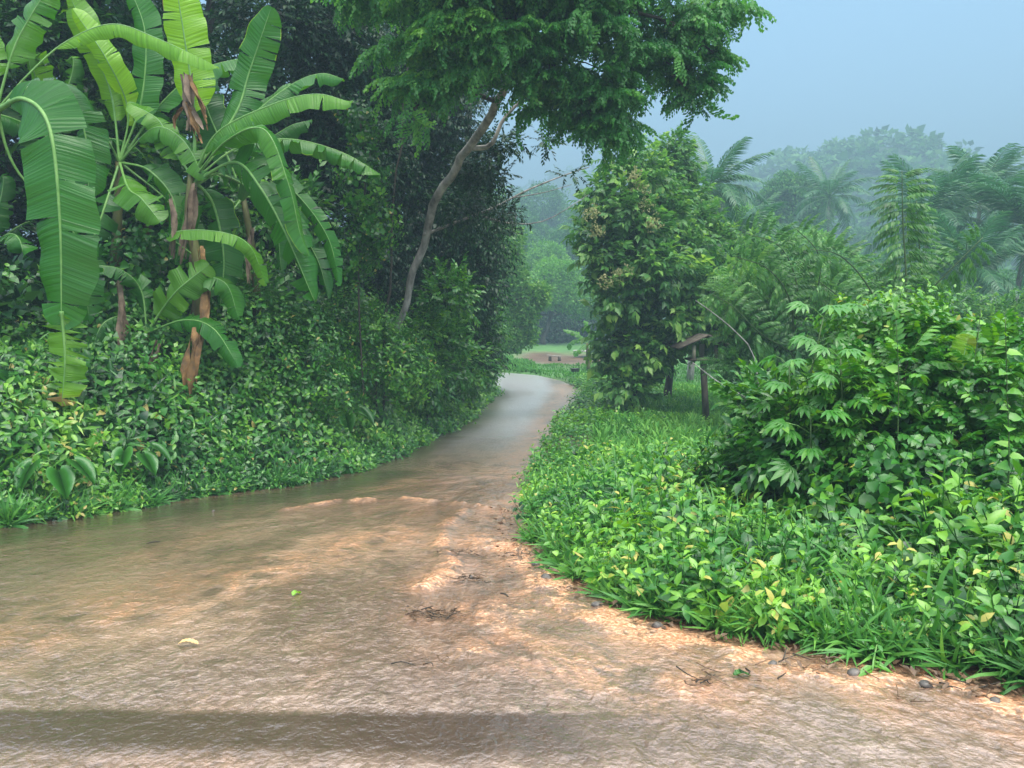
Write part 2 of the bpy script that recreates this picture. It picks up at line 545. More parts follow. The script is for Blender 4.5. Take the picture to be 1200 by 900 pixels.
M_FLOWER = mat_leaf('flower', (.14, .20, .07), (.30, .32, .14), (.50, .46, .26), trans=.3, rough=.8, spec=.1)
M_ROTTEN = mat_noise('fallen_leaf', (.07, .04, .022), (.24, .15, .085), rough=.45, scale=9, bump=.4)
M_STONE = mat_noise('stone', (.06, .055, .05), (.22, .19, .16), rough=.4, scale=12, bump=.6, dist=.01)

def mat_ground():
    m, n, N, K = newmat('ground_soil')
    o = N('ShaderNodeOutputMaterial'); p = N('ShaderNodeBsdfPrincipled')
    tcn = N('ShaderNodeTexCoord')
    ns = N('ShaderNodeTexNoise'); ns.inputs['Scale'].default_value = 1.3; ns.inputs['Detail'].default_value = 8; ns.inputs['Roughness'].default_value = .65
    K(tcn.outputs['Object'], ns.inputs['Vector'])
    r = N('ShaderNodeValToRGB')
    r.color_ramp.elements[0].position = .35; r.color_ramp.elements[0].color = (.016, .028, .012, 1)
    r.color_ramp.elements[1].position = .65; r.color_ramp.elements[1].color = (.05, .042, .022, 1)
    K(ns.outputs[0], r.inputs[0])
    a = N('ShaderNodeAttribute'); a.attribute_name = 'grass'
    r2 = N('ShaderNodeValToRGB')
    r2.color_ramp.elements[0].position = .35; r2.color_ramp.elements[0].color = (.05, .15, .035, 1)
    r2.color_ramp.elements[1].position = .65; r2.color_ramp.elements[1].color = (.11, .26, .06, 1)
    K(ns.outputs[0], r2.inputs[0])
    mx = N('ShaderNodeMixRGB'); K(a.outputs['Fac'], mx.inputs[0]); K(r.outputs[0], mx.inputs[1]); K(r2.outputs[0], mx.inputs[2])
    a2 = N('ShaderNodeAttribute'); a2.attribute_name = 'mud'
    r3 = N('ShaderNodeValToRGB')
    r3.color_ramp.elements[0].position = .3; r3.color_ramp.elements[0].color = (.09, .05, .03, 1)
    r3.color_ramp.elements[1].position = .7; r3.color_ramp.elements[1].color = (.23, .125, .07, 1)
    K(ns.outputs[0], r3.inputs[0])
    mx2 = N('ShaderNodeMixRGB'); K(a2.outputs['Fac'], mx2.inputs[0]); K(mx.outputs[0], mx2.inputs[1]); K(r3.outputs[0], mx2.inputs[2])
    K(mx2.outputs[0], p.inputs['Base Color'])
    rr = N('ShaderNodeMapRange'); rr.inputs['To Min'].default_value = .9; rr.inputs['To Max'].default_value = .3
    K(a2.outputs['Fac'], rr.inputs[0]); K(rr.outputs[0], p.inputs['Roughness'])
    n2 = N('ShaderNodeTexNoise'); n2.inputs['Scale'].default_value = 22; n2.inputs['Detail'].default_value = 6
    K(tcn.outputs['Object'], n2.inputs['Vector'])
    b = N('ShaderNodeBump'); b.inputs['Strength'].default_value = .8; b.inputs['Distance'].default_value = .04
    K(n2.outputs[0], b.inputs['Height']); K(b.outputs[0], p.inputs['Normal'])
    K(p.outputs[0], o.inputs[0])
    return m

def mat_road():
    m, n, N, K = newmat('muddy_water_road')
    o = N('ShaderNodeOutputMaterial'); p = N('ShaderNodeBsdfPrincipled')
    def attr(nm):
        a = N('ShaderNodeAttribute'); a.attribute_name = nm; return a
    fl = attr('flow')
    def noise(scale, detail, rough, vec, dist=0):
        q = N('ShaderNodeTexNoise'); q.inputs['Scale'].default_value = scale; q.inputs['Detail'].default_value = detail
        q.inputs['Roughness'].default_value = rough; q.inputs['Distortion'].default_value = dist
        K(vec, q.inputs['Vector']); return q.outputs[0]
    tcn = N('ShaderNodeTexCoord')
    mpn = N('ShaderNodeMapping'); mpn.inputs['Scale'].default_value = (1.15, .95, 1); mpn.inputs['Rotation'].default_value = (0, 0, .25)
    K(tcn.outputs['Object'], mpn.inputs[0]); fl2 = mpn.outputs[0]
    streak = noise(1.0, 7, .68, fl.outputs['Vector'], .6)
    fine = noise(3.2, 6, .7, fl.outputs['Vector'], .8)
    grit = noise(38, 5, .7, tcn.outputs['Object'])
    patch = noise(1.1, 5, .6, tcn.outputs['Object'], .5)
    def mth(op, a, b, c=None, clamp=False):
        q = N('ShaderNodeMath'); q.operation = op; q.use_clamp = clamp
        for i, v in enumerate((a, b, c)):
            if v is None: continue
            if isinstance(v, (int, float)): q.inputs[i].default_value = v
            else: K(v, q.inputs[i])
        return q.outputs[0]
    def mix(f, a, b):
        q = N('ShaderNodeMixRGB')
        if isinstance(f, (int, float)): q.inputs[0].default_value = f
        else: K(f, q.inputs[0])
        for i, v in ((1, a), (2, b)):
            if isinstance(v, tuple): q.inputs[i].default_value = (*v, 1)
            else: K(v, q.inputs[i])
        return q.outputs[0]
    def band(x, lo, hi):
        q = N('ShaderNodeMapRange'); q.interpolation_type = 'SMOOTHSTEP'
        q.inputs['From Min'].default_value = lo; q.inputs['From Max'].default_value = hi
        K(x, q.inputs[0]); return q.outputs[0]
    mud, foam, deep_refl, grey = (attr(k).outputs['Fac'] for k in ('mud', 'foam', 'deep_refl', 'grey'))
    big = noise(5.5, 2.5, .5, fl2, .5)
    med = noise(17, 3, .5, fl2, .4)
    rip = noise(42, 3, .5, tcn.outputs['Object'], .2)
    wave = noise(3.4, 4, .6, fl.outputs['Vector'], .5)
    # brown water to tan water with the streaks of the current
    s = mth('ADD', mth('MULTIPLY', streak, .62), mth('MULTIPLY', fine, .38))
    tanf = band(mth('ADD', s, mth('MULTIPLY', mud, .22)), .46, .72)
    c = mix(tanf, (.155, .095, .060), (.37, .24, .155))
    c = mix(mth('MULTIPLY', band(patch, .42, .66), .30), c, (.20, .135, .10))
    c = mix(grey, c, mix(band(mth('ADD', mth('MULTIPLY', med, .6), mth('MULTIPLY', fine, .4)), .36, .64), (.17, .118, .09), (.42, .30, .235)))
    om = mth('MULTIPLY', attr('orange').outputs['Fac'], band(mth('ADD', mth('MULTIPLY', fine, .6), mth('MULTIPLY', med, .4)), .33, .60))
    c = mix(om, c, (.50, .245, .125))
    c = mix(attr('left').outputs['Fac'], c, (.46, .46, .475))  # far left side paled with a painted sky reflection
    c = mix(mth('MULTIPLY', band(mth('ADD', mth('MULTIPLY', med, .5), mth('MULTIPLY', big, .5)), .54, .64), mth('SUBTRACT', .22, mth('MULTIPLY', deep_refl, .2))), c, (.58, .43, .32))
    fsum = mth('ADD', mth('ADD', mth('MULTIPLY', fine, .40), mth('MULTIPLY', med, .35)), mth('MULTIPLY', rip, .25))
    ff = band(mth('ADD', fsum, mth('MULTIPLY', foam, .25)), .60, .72)
    ff = mth('MULTIPLY', ff, band(foam, .04, .25))
    c = mix(ff, c, mix(band(mth('ADD', mth('MULTIPLY', grit, .5), mth('MULTIPLY', rip, .5)), .42, .62), (.48, .20, .085), (.84, .50, .29)))
    c = mix(mth('MULTIPLY', deep_refl, .88), c, (.062, .040, .026))
    K(c, p.inputs['Base Color'])
    far = attr('calm').outputs['Fac']
    K(mth('ADD', .30, mth('MULTIPLY', ff, .30)), p.inputs['Roughness'])
    p.inputs['Specular IOR Level'].default_value = .4
    p.inputs['Coat Weight'].default_value = 1.0
    p.inputs['Coat IOR'].default_value = 1.72
    K(mth('ADD', .04, mth('ADD', mth('MULTIPLY', attr('dist').outputs['Fac'], .26), mth('MULTIPLY', ff, .12))), p.inputs['Coat Roughness'])
    calm = mth('SUBTRACT', 1.0, far)
    hgt = mth('ADD', mth('MULTIPLY', wave, .5), mth('MULTIPLY', big, 1.05))
    hgt = mth('ADD', hgt, mth('MULTIPLY', med, .52))
    hgt = mth('MULTIPLY', mth('SUBTRACT', mth('ADD', hgt, mth('MULTIPLY', rip, .30)), 1.3), calm)
    b = N('ShaderNodeBump'); b.inputs['Strength'].default_value = 1.0; b.inputs['Distance'].default_value = .034
    K(hgt, b.inputs['Height']); K(b.outputs[0], p.inputs['Normal']); K(b.outputs[0], p.inputs['Coat Normal'])
    K(p.outputs[0], o.inputs[0])
    return m

# ------------------------------------------------------------------ ground
def spaced(a, b, n, pw):
    t = np.linspace(-1, 1, n)
    s = np.sign(t) * np.abs(t) ** pw
    return np.where(s < 0, -s * a, s * b)

gx = np.concatenate([-np.geomspace(900, 12.2, 60), np.linspace(-12, 12, 150), np.geomspace(12.2, 900, 60)])
gy = np.concatenate([np.linspace(-60, -8, 10), np.linspace(-7, 48, 280), np.geomspace(48.5, 900, 70)])
XX, YY = np.meshgrid(gx, gy)
ZZ = H(XX, YY)

def grid_faces(nx, ny):
    i = np.arange(nx - 1); j = np.arange(ny - 1)
    a = (j[:, None] * nx + i[None]).ravel()
    return np.stack([a, a + 1, a + nx + 1, a + nx], -1)

yc = G(655, 417)
mud_m = np.exp(-(((XX - 3.6) / 4.2) ** 2 + ((YY - 60) / 7.0) ** 2) * 1.2)
mud_m = np.clip(mud_m * 2.2 - .3 + (fbm(XX * .4, YY * .4, 4) - .45) * 1.2, 0, 1) * (np.abs(YY - 60) < 16)
edge_r = sst(.0, .05, XX - Rx(YY) + .1) * (1 - sst(.25, .7, XX - Rx(YY))) * (YY < 12)
edge_l = (1 - sst(.1, .5, Lx(YY) - XX)) * (YY < 20)
mud_m = np.clip(mud_m + .8 * edge_r + .6 * edge_l, 0, 1)
gr = sst(34, 42, YY) * (1 - sst(80, 100, YY))
M_GROUND = mat_ground()
g_o = obj('ground', np.stack([XX, YY, ZZ], -1).reshape(-1, 3), grid_faces(len(gx), len(gy)), M_GROUND,
          attrs={'grass': gr.ravel(), 'mud': mud_m.ravel()})
g_o['kind'] = 'structure'

# ------------------------------------------------------------------ road with running water
def polyd(x, y, pts):
    """distance to a polyline and parameter along it"""
    best = np.full(x.shape, 1e9)
    for a, b in zip(pts[:-1], pts[1:]):
        ab = b - a
        t = np.clip(((x - a[0]) * ab[0] + (y - a[1]) * ab[1]) / (ab @ ab), 0, 1)
        best = np.minimum(best, np.hypot(x - a[0] - t * ab[0], y - a[1] - t * ab[1]))
    return best

def GP(*pts): return [G(*p)[:2] for p in pts]

ry = np.concatenate([np.linspace(-10, 1.8, 12), np.geomspace(2.0, 14, 330), np.linspace(14.1, 52, 150)])
nu = 300
uu = np.linspace(0, 1, nu)
lx = Lx(ry) - .35; rx_ = Rx(ry) + .35
# squeeze the columns towards the part in view
vis0 = np.maximum(lx, -.72 * np.maximum(ry, 2) - 1.2); vis1 = np.minimum(rx_, .72 * np.maximum(ry, 2) + 1.2)
cols = []
for a, b, c_, d in zip(lx, vis0, vis1, rx_):
    b = max(b, a + .06 * (d - a)); c_ = min(c_, d - .06 * (d - a))
    if c_ <= b + .1: b, c_ = a + .06 * (d - a), d - .06 * (d - a)
    cols.append(np.interp(uu, [0, .06, .94, 1], [a, b, c_, d]))
RXX = np.array(cols); RYY = np.repeat(ry[:, None], nu, 1)
wx = RXX + (fbm(RXX * .8, RYY * .8, 31) - .47) * .7
wy = RYY + (fbm(RXX * .8, RYY * .8, 37) - .47) * .7
mouth = G(600, 560)[:2]
ang = np.arctan2(wy - mouth[1] - .4, wx - mouth[0] - .1)
rad = np.hypot(wy - mouth[1] - .4, wx - mouth[0] - .1)
fan = 1 - sst(-1.0, 1.5, RYY - mouth[1])
uA, vA = ang * 9.0 * (1 + .02 * rad), np.log(rad + .6) * 4.2
flow = np.stack([np.where(fan > .5, uA, wx * 3.2 + 30), np.where(fan > .5, vA, wy * .9), fan * 0], -1)
s_right = GP((560, 632), (590, 642), (625, 662), (660, 700), (720, 732), (790, 748), (860, 766), (940, 785), (1030, 800), (1120, 815), (1230, 850))
s_line = GP((330, 600), (400, 588), (470, 585), (530, 591), (592, 598))
s_mid = GP((545, 600), (522, 618), (518, 640), (530, 668), (500, 690))
s_low = GP((560, 715), (590, 745), (640, 775), (700, 790), (800, 805))
s_left = GP((480, 625), (330, 660), (160, 705), (-60, 770))
s_far = GP((590, 600), (605, 560), (622, 520), (645, 480), (662, 452))
s_dist = GP((560, 600), (585, 560), (610, 520), (640, 478), (655, 455))
wob = (fbm(RXX * 2.2, RYY * 2.2, 51) - .47) * .7
brk = fbm(RXX * 4.5, RYY * 4.5, 91)
def g_(d, w_): return np.exp(-np.maximum(d + wob * w_ * 1.3, 0) ** 2 / w_ ** 2) * np.clip(.35 + (brk - .32) * 3.2, .1, 1)
foam = np.maximum.reduce([g_(polyd(RXX, RYY, s_right), .21), .7 * g_(polyd(RXX, RYY, s_line), .09), .85 * g_(polyd(RXX, RYY, s_mid), .11),
                          .38 * g_(polyd(RXX, RYY, s_low), .3), .35 * g_(polyd(RXX, RYY, s_left), .55)])
spots = np.clip((fbm(RXX * 2.1, RYY * 2.1, 77, 3) - .60) * 7, 0, 1) * sst(-1.2, -.4, RXX) * (1 - sst(6.5, 7.5, RYY)) * sst(3.3, 3.9, RYY)
foam = np.clip(np.maximum(foam, spots * .45), 0, 1)
mudm = np.clip(.55 * g_(polyd(RXX, RYY, s_far), .9) * (RYY > 8) + .9 * g_(polyd(RXX, RYY, s_left), .9) + foam * .6
               + .4 * g_(polyd(RXX, RYY, s_dist), .8) + (fbm(RXX * .7, RYY * .7, 61) - .47) * 1.2, 0, 1)
dL = RXX - Lx(RYY)
orange = np.clip(np.maximum.reduce([1.0 * g_(polyd(RXX, RYY, s_right), .42), 1.0 * g_(polyd(RXX, RYY, s_far), .6), .75 * g_(polyd(RXX, RYY, s_left), .55), .8 * g_(polyd(RXX, RYY, s_mid), .22),
                 .8 * g_(polyd(RXX, RYY, s_low), .4), .6 * g_(polyd(RXX, RYY, s_line), .2), .5 * np.clip((fbm(uA * .5, vA * .5, 131) - .47) * 5, 0, 1) * fan]), 0, 1)
pud = GP((-100, 645), (0, 632), (120, 612), (250, 592), (360, 578), (450, 556))
deep_refl1 = np.clip(1.25 * np.exp(-(np.maximum(polyd(RXX, RYY, pud) + wob * .3, 0) / .55) ** 2), 0, 1)  # dark water beside the bank, the bank's reflection painted into its colour
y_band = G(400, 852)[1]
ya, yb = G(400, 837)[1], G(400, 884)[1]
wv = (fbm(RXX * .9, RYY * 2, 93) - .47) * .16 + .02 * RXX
deep_refl2 = sst(yb - .16, yb + .10, RYY + wv) * (1 - sst(ya - .05, ya + .03, RYY + wv * .6)) * (1 - sst(-.3, 1.4, RXX)) * np.clip(.75 + fbm(RXX * 3, RYY * 9, 95), 0, 1)  # deeper rut water, with dark reflection and ripple shade painted in
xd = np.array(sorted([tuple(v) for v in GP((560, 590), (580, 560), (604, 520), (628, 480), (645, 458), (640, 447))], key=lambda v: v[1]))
sky_refl_left = sst(12, 24, RYY + wob * 4) * (1 - sst(-.35, .45, RXX - np.interp(RYY, xd[:, 1], xd[:, 0]) + wob * .8)) * (.45 + .45 * sst(.1, .8, RXX - Lx(RYY) + wob)) * np.clip(.55 + fbm(RXX * 1.5, RYY * .5, 141), 0, 1)  # mask of the sky reflection painted on the far left half
deep3 = np.exp(-((dL + wob * .5) / .5) ** 2) * sst(11, 13, RYY)
patchb = np.clip((fbm(uA * .35 + 3, vA * .35, 83) - .50) * 4, 0, .45) * fan
deep_refl = np.clip(np.maximum.reduce([deep_refl1, deep_refl2 * 1.0, deep3 * .8, patchb]), 0, 1)
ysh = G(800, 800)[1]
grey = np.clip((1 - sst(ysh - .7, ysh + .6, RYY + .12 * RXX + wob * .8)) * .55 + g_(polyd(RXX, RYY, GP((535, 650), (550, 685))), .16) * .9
               + g_(polyd(RXX, RYY, GP((640, 800), (760, 760))), .4) * .6 + sky_refl_left * .9, 0, 1) * (1 - deep_refl * .7)
rz = zc(RYY) + .012 + .012 * foam * (fbm(RXX * 14, RYY * 14, 5) + .2) * 2
rz += .028 * np.clip(brk * 2.4 - .5, 0, 1) * np.exp(-(polyd(RXX, RYY, s_line) / .09) ** 2) + .03 * np.exp(-(polyd(RXX, RYY, s_mid) / .1) ** 2)
rz += (fbm(uA * .8, vA * .8, 19) - .47) * .040 * fan * (1 - deep_refl) + (fbm(RXX * 7, RYY * 7, 23) - .47) * .018 * (1 - deep_refl) * (1 - sst(6, 11, RYY))
rz -= .004 * deep_refl2
rz += (fbm(RXX * 9, RYY * 9, 29) - .47) * .05 * np.exp(-(polyd(RXX, RYY, s_right) / .22) ** 2)
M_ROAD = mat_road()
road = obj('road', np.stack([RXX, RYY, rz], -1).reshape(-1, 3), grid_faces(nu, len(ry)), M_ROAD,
           attrs={'flow': flow.reshape(-1, 3), 'foam': foam.ravel(), 'mud': mudm.ravel(), 'deep_refl': deep_refl.ravel(), 'calm': np.clip(np.maximum(deep_refl * .6, sst(7, 18, RYY) * .5), 0, 1).ravel(), 'dist': sst(8, 22, RYY).ravel(), 'left': sky_refl_left.ravel(), 'orange': orange.ravel(), 'grey': grey.ravel()})
tag(road, kind='structure')

# ------------------------------------------------------------------ hills far behind
def hill(cx, cy, rxx, ryy, top, seed):
    n = 90
    u = np.linspace(-1, 1, n)
    A, B = np.meshgrid(u, u)
    rr = np.hypot(A, B)
    z = np.clip(1 - rr ** 1.6, 0, 1) ** .9 * (1 + (fbm(A * 4 + seed, B * 4, seed) - .47) * .5)
    x = cx + A * rxx; y = cy + B * ryy
    zz = -3 + (top + 3) * z
    return x, y, zz

M_HILL = mat_noise('hill_slope', (.02, .06, .02), (.04, .10, .03), rough=.9, scale=.1, bump=.2)
hp = []
for (px, py, Y, wpx, dep, sd) in ((1000, 170, 300, 300, 130, 3), (700, 214, 560, 330, 140, 7), (560, 228, 380, 190, 100, 11), (1250, 236, 420, 260, 120, 17)):
    c = P(px, py, Y)
    x, y, z = hill(c[0], Y, wpx * Y / FPX, dep, c[2] - 4, sd)
    ho = obj('hill', np.stack([x, y, z], -1).reshape(-1, 3), grid_faces(90, 90), M_HILL)
    tag(ho, kind='structure')
    hp.append(np.stack([x, y, z], -1).reshape(-1, 3))
hv = np.concatenate(hp)
hv = hv[(hv[:, 2] > 0)]
sel = rng.choice(len(hv), 7500)
pos = hv[sel] + rng.normal(0, 2.2, (len(sel), 3)) * (1, 1, 0)
pos[:, 2] += rng.uniform(-.5, 2.5, len(sel))
Fm = frames(np.tile((0, 0, 1.), (len(sel), 1)) + rng.normal(0, .15, (len(sel), 3)), rng.normal(0, 1, (len(sel), 3)))
V, T, t = bake([T_clump(22, .5, .36, .27) for _ in range(5)], pos, Fm, rng.uniform(4.5, 8.5, len(sel)), rng.normal(0, .12, len(sel)))
tag(obj('hill_forest', V, T, M_FAR, tint=t), 'hazy forest covering the hills far behind', 'forest', kind='stuff')

# ------------------------------------------------------------------ trees
def crown_points(blobs, n, shell=.45, gap=.0, flat=.6):
    vol = np.array([b[3] * b[4] * b[5] for b in blobs]) ** (2 / 3)
    cnt = rng.multinomial(n, vol / vol.sum())
    ps, ds = [], []
    for b, k in zip(blobs, cnt):
        v = nrm(rng.normal(0, 1, (k, 3)))
        r = (shell + (1 - shell) * rng.random(k) ** .6)
        r *= .8 + .5 * (noise2(v[:, 0] * 3 + b[0], v[:, 2] * 3 + b[2] + v[:, 1] * 2, 5) - .3)
        p = v * r[:, None] * np.array(b[3:6]) + np.array(b[:3])
        ps.append(p); ds.append(v)
    return np.concatenate(ps), np.concatenate(ds)

def BL(px, py, Y, rpx, kz=.8, ky=1.0):
    c = P(px, py, Y); r = rpx * Y / FPX
    return (c[0], c[1], c[2], r, r * ky, r * kz)

def make_crown(root, blobs, n, tpl, mat, scale=1.0, droop=0.0, outw=1.0, jit=.6, shell=.45, tvar=.10, name='crown', topb=.10, sv=.25):
    p, d = crown_points(blobs, n, shell)
    dirs = nrm(d * outw + rng.normal(0, jit, p.shape) + np.array((0, 0, .25 - droop)))
    up = np.tile((0, 0, 1.), (len(p), 1)) + rng.normal(0, .3, p.shape)
    cl = (noise2(p[:, 0] * 1.1 + 7, p[:, 2] * 1.1 + p[:, 1] * .7, 9) - .5) * .22
    tn = rng.normal(0, tvar * .6, len(p)) + cl
    V, T, t = bake(tpl, p, frames(dirs, up), scale * rng.uniform(1 - sv, 1 + sv, len(p)), tn)
    return obj(name, V, T, mat, root, tint=t)

def limb_from(root, start, blob, r0, mat, nsub=5, name='limb'):
    tb = TB()
    c = np.array(blob[:3]); rr = np.array(blob[3:6])
    mid = (start + c) / 2 + rng.normal(0, .12, 3) * np.linalg.norm(c - start) + (0, 0, .1 * np.linalg.norm(c - start))
    pts = spline([start, mid, c], 9)
    tube(tb, pts, np.linspace(r0, r0 * .4, 9), 6, .5, .15)
    for k in range(nsub):
        v = nrm(rng.normal(0, 1, 3)) * rr * rng.uniform(.6, .95)
        s = pts[rng.integers(4, 9)]
        e_ = c + v
        m_ = (s + e_) / 2 + rng.normal(0, .1, 3) * np.linalg.norm(e_ - s)
        tube(tb, spline([s, m_, e_], 6), np.linspace(r0 * .38, r0 * .08, 6), 4, .5)
    return tb.obj(name, mat, root)

def make_tree(name, label, cat, trunk, r0, blobs, n, tpl, mat, bark=M_BARKD, group=None, r1=None, nsub=4, limbs=True, flare=True, **kw):
    trunk = [np.asarray(p, float) for p in trunk]
    root = thing(name, label, cat, trunk[0], group)
    pts = spline(trunk, 16)
    r1 = r0 * .35 if r1 is None else r1
    rr = np.linspace(r0, r1, 16)
    if flare: rr[0] *= 1.35; rr[1] *= 1.1
    pts[1:-1] += rng.normal(0, r0 * .12, (14, 3))
    tb = TB(); tube(tb, pts, rr, 9, .5, .12)
    tb.obj('trunk', bark, root)
    if limbs:
        for b in blobs:
            j = int(np.clip(np.argmin(np.linalg.norm(pts - np.array(b[:3]), axis=1)) - 2, 4, 14))
            limb_from(root, pts[j], b, rr[j] * .55, bark, nsub)
    make_crown(root, blobs, n, tpl, mat, **kw)
    return root

def on(x, y, dz=0.): return np.array((x, y, float(H(x, y)) + dz))

# --- the dark forest on the left
GF = 'dark trees crowding the bank behind the banana plants'
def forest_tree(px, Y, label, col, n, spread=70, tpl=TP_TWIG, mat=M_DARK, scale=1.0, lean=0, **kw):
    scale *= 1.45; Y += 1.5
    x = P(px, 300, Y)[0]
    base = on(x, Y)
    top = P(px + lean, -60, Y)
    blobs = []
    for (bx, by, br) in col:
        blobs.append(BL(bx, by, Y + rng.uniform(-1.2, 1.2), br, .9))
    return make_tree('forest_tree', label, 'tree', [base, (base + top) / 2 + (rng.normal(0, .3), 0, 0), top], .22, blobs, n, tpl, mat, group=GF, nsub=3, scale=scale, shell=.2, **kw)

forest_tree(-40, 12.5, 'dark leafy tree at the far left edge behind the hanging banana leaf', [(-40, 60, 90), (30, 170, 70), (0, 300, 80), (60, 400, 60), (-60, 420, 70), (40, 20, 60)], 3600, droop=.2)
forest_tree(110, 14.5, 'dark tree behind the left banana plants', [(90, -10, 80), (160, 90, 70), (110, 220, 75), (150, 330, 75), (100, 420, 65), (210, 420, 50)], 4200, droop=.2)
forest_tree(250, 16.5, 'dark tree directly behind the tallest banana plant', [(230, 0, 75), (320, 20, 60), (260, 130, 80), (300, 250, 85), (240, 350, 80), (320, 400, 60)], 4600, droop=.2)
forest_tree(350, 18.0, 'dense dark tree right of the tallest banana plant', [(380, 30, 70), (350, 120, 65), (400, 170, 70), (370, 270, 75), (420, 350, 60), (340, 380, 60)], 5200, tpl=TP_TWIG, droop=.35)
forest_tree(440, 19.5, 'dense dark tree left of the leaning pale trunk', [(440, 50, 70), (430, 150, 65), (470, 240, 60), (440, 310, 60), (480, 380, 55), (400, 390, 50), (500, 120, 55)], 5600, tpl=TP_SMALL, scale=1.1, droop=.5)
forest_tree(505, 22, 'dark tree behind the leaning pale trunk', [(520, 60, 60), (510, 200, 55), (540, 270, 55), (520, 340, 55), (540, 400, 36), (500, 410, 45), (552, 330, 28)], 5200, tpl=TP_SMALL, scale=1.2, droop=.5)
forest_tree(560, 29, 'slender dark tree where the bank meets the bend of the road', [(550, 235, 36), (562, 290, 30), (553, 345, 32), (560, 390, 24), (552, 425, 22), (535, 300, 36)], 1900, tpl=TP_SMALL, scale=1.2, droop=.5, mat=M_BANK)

# --- big overhanging feathery tree with the leaning trunk
b0 = P(462, 412, 18.0)
ytr = 18.0
hz = float(H(b0[0], ytr))
trk = [np.array((b0[0] - .25, ytr, hz - .1)), P(460, 412, ytr), P(478, 350, ytr - .1), P(483, 320, ytr - .2), P(498, 285, ytr - .3), P(508, 240, ytr - .8), P(542, 185, ytr - 1.6), P(572, 140, ytr - 2.4), P(596, 95, ytr - 3.2), P(628, 20, ytr - 4.2)]
root = thing('feathery_tree', 'tall tree with leaning pale trunk and drooping feathery leaves arching over the road', 'tree', trk[0])
pts = spline(trk, 40)
rr = np.interp(np.linspace(0, 1, 40), [0, .15, .5, .8, 1], [.11, .07, .095, .085, .045])
pts[1:-1] += rng.normal(0, .015, (38, 3))
tb = TB(); tube(tb, pts, rr, 10, .5, .10)
tb.obj('trunk', M_BARK, root)
fb = [BL(480, 45, 14, 36, .4), BL(545, 25, 13.4, 50, .4), BL(500, 95, 14, 34, .4), BL(565, 68, 13.5, 42, .35), BL(615, 45, 13.5, 48, .4), 
      BL(685, 25, 13.5, 50, .4), BL(650, 88, 14, 40, .4), BL(640, 125, 14.5, 26, .35), BL(705, 105, 14, 40, .4), BL(738, 140, 14.2, 20, .5), BL(700, 140, 14, 22, .4), BL(755, 62, 14, 42, .4), BL(800, 25, 14.2, 38, .4),
      BL(812, 82, 14.2, 22, .5), BL(600, -35, 13.5, 80, .4), BL(740, -30, 14, 60, .4), BL(848, 0, 14.3, 20, .45), BL(520, -35, 13.5, 60, .4), BL(450, -10, 14.5, 40, .4), BL(812, 112, 14.2, 14, .9), BL(660, -20, 13.5, 60, .4), BL(722, 160, 14.2, 14, .8), BL(480, 130, 14, 18, .6), BL(835, 60, 14.3, 16, .9)]
for b in fb:
    j = int(np.clip(np.argmin(np.linalg.norm(pts - np.array(b[:3]), axis=1)), 25, 39))
    limb_from(root, pts[j], b, .045, M_BARKD, 4)
YT = ytr - 2
tb = TB(); tube(tb, spline([pts[27], P(575, 170, YT), P(590, 140, YT), P(618, 110, YT)], 10), np.linspace(.06, .025, 10), 6, .5, .1); tb.obj('limb', M_BARK, root)
tb = TB(); tube(tb, spline([P(497, 275, ytr - .5), P(530, 262, ytr), P(575, 245, ytr + .1), P(620, 222, ytr + .2), P(668, 203, ytr + .3), P(690, 196, ytr)], 16), np.linspace(.04, .010, 16), 5, .5)
tube(tb, spline([P(560, 252, ytr + .1), P(600, 262, ytr), P(640, 258, ytr), P(690, 228, ytr)], 10), np.linspace(.020, .007, 10), 4, .5)
tube(tb, spline([P(600, 232, ytr + .1), P(640, 225, ytr), P(670, 216, ytr)], 8), np.linspace(.016, .006, 8), 4, .5)
tb.obj('limb', M_BARK, root)
TP_UMB = []
for _ in range(4):
    tb = TB()
    for k in range(8):
        V, T, t = TP_FEATHER[k % 4]
        az = k * .785 + rng.normal(0, .25); el = rng.uniform(.0, .45)
        F_ = frames(np.array((math.cos(az) * math.cos(el), math.sin(az) * math.cos(el), math.sin(el))), np.array((0, 0, 1.)))
        tb.add(V * rng.uniform(.8, 1.15) @ F_.T + (0, 0, rng.uniform(-.12, .05)), T, t + rng.normal(0, .06))
    TP_UMB.append(tb.get())
p, d = crown_points(fb, 290, .4)
m = len(p)
fy = nrm(rng.normal(0, 1, (m, 3)) * (1, 1, .12))
cl = (noise2(p[:, 0] * .8 + 7, p[:, 2] * 1.1 + p[:, 1] * .6, 9) - .45) * .30
pe, de = crown_points(fb, 700, .9)
ke = (de[:, 2] < .1) & (rng.random(len(de)) < .8); pe = pe[ke]; mm = len(pe)
Ve, Te, te = bake(TP_FEATHER, pe, frames(nrm(de[ke] * (1, 1, .2) + rng.normal(0, .3, (mm, 3)) + (0, 0, -.75)), np.tile((0, 0, 1.), (mm, 1)) + rng.normal(0, .3, (mm, 3))), rng.uniform(.8, 1.3, mm), rng.normal(.02, .08, mm))
obj('hanging_foliage', Ve, Te, M_FEATHER, root, tint=te)
V, T, t = bake(TP_UMB, p, frames(fy, np.tile((0, 0, 1.), (m, 1)) + rng.normal(0, .14, (m, 3))), rng.uniform(.8, 1.35, m), cl + rng.normal(0, .05, m))
obj('crown', V, T, M_FEATHER, root, tint=t)
lowb = [BL(590, 165, 17, 26, .7), BL(572, 210, 17, 28, .7), BL(640, 166, 17, 14, .5), BL(560, 190, 17, 30, .8), BL(668, 204, 17.5, 12, .4), BL(590, 250, 17.5, 20, .5), BL(540, 240, 18, 34, 1.0)]
make_crown(root, lowb, 620, TP_TWIG, M_DARK, scale=1.0, droop=.3, outw=.7, shell=.1, name='lower_foliage')

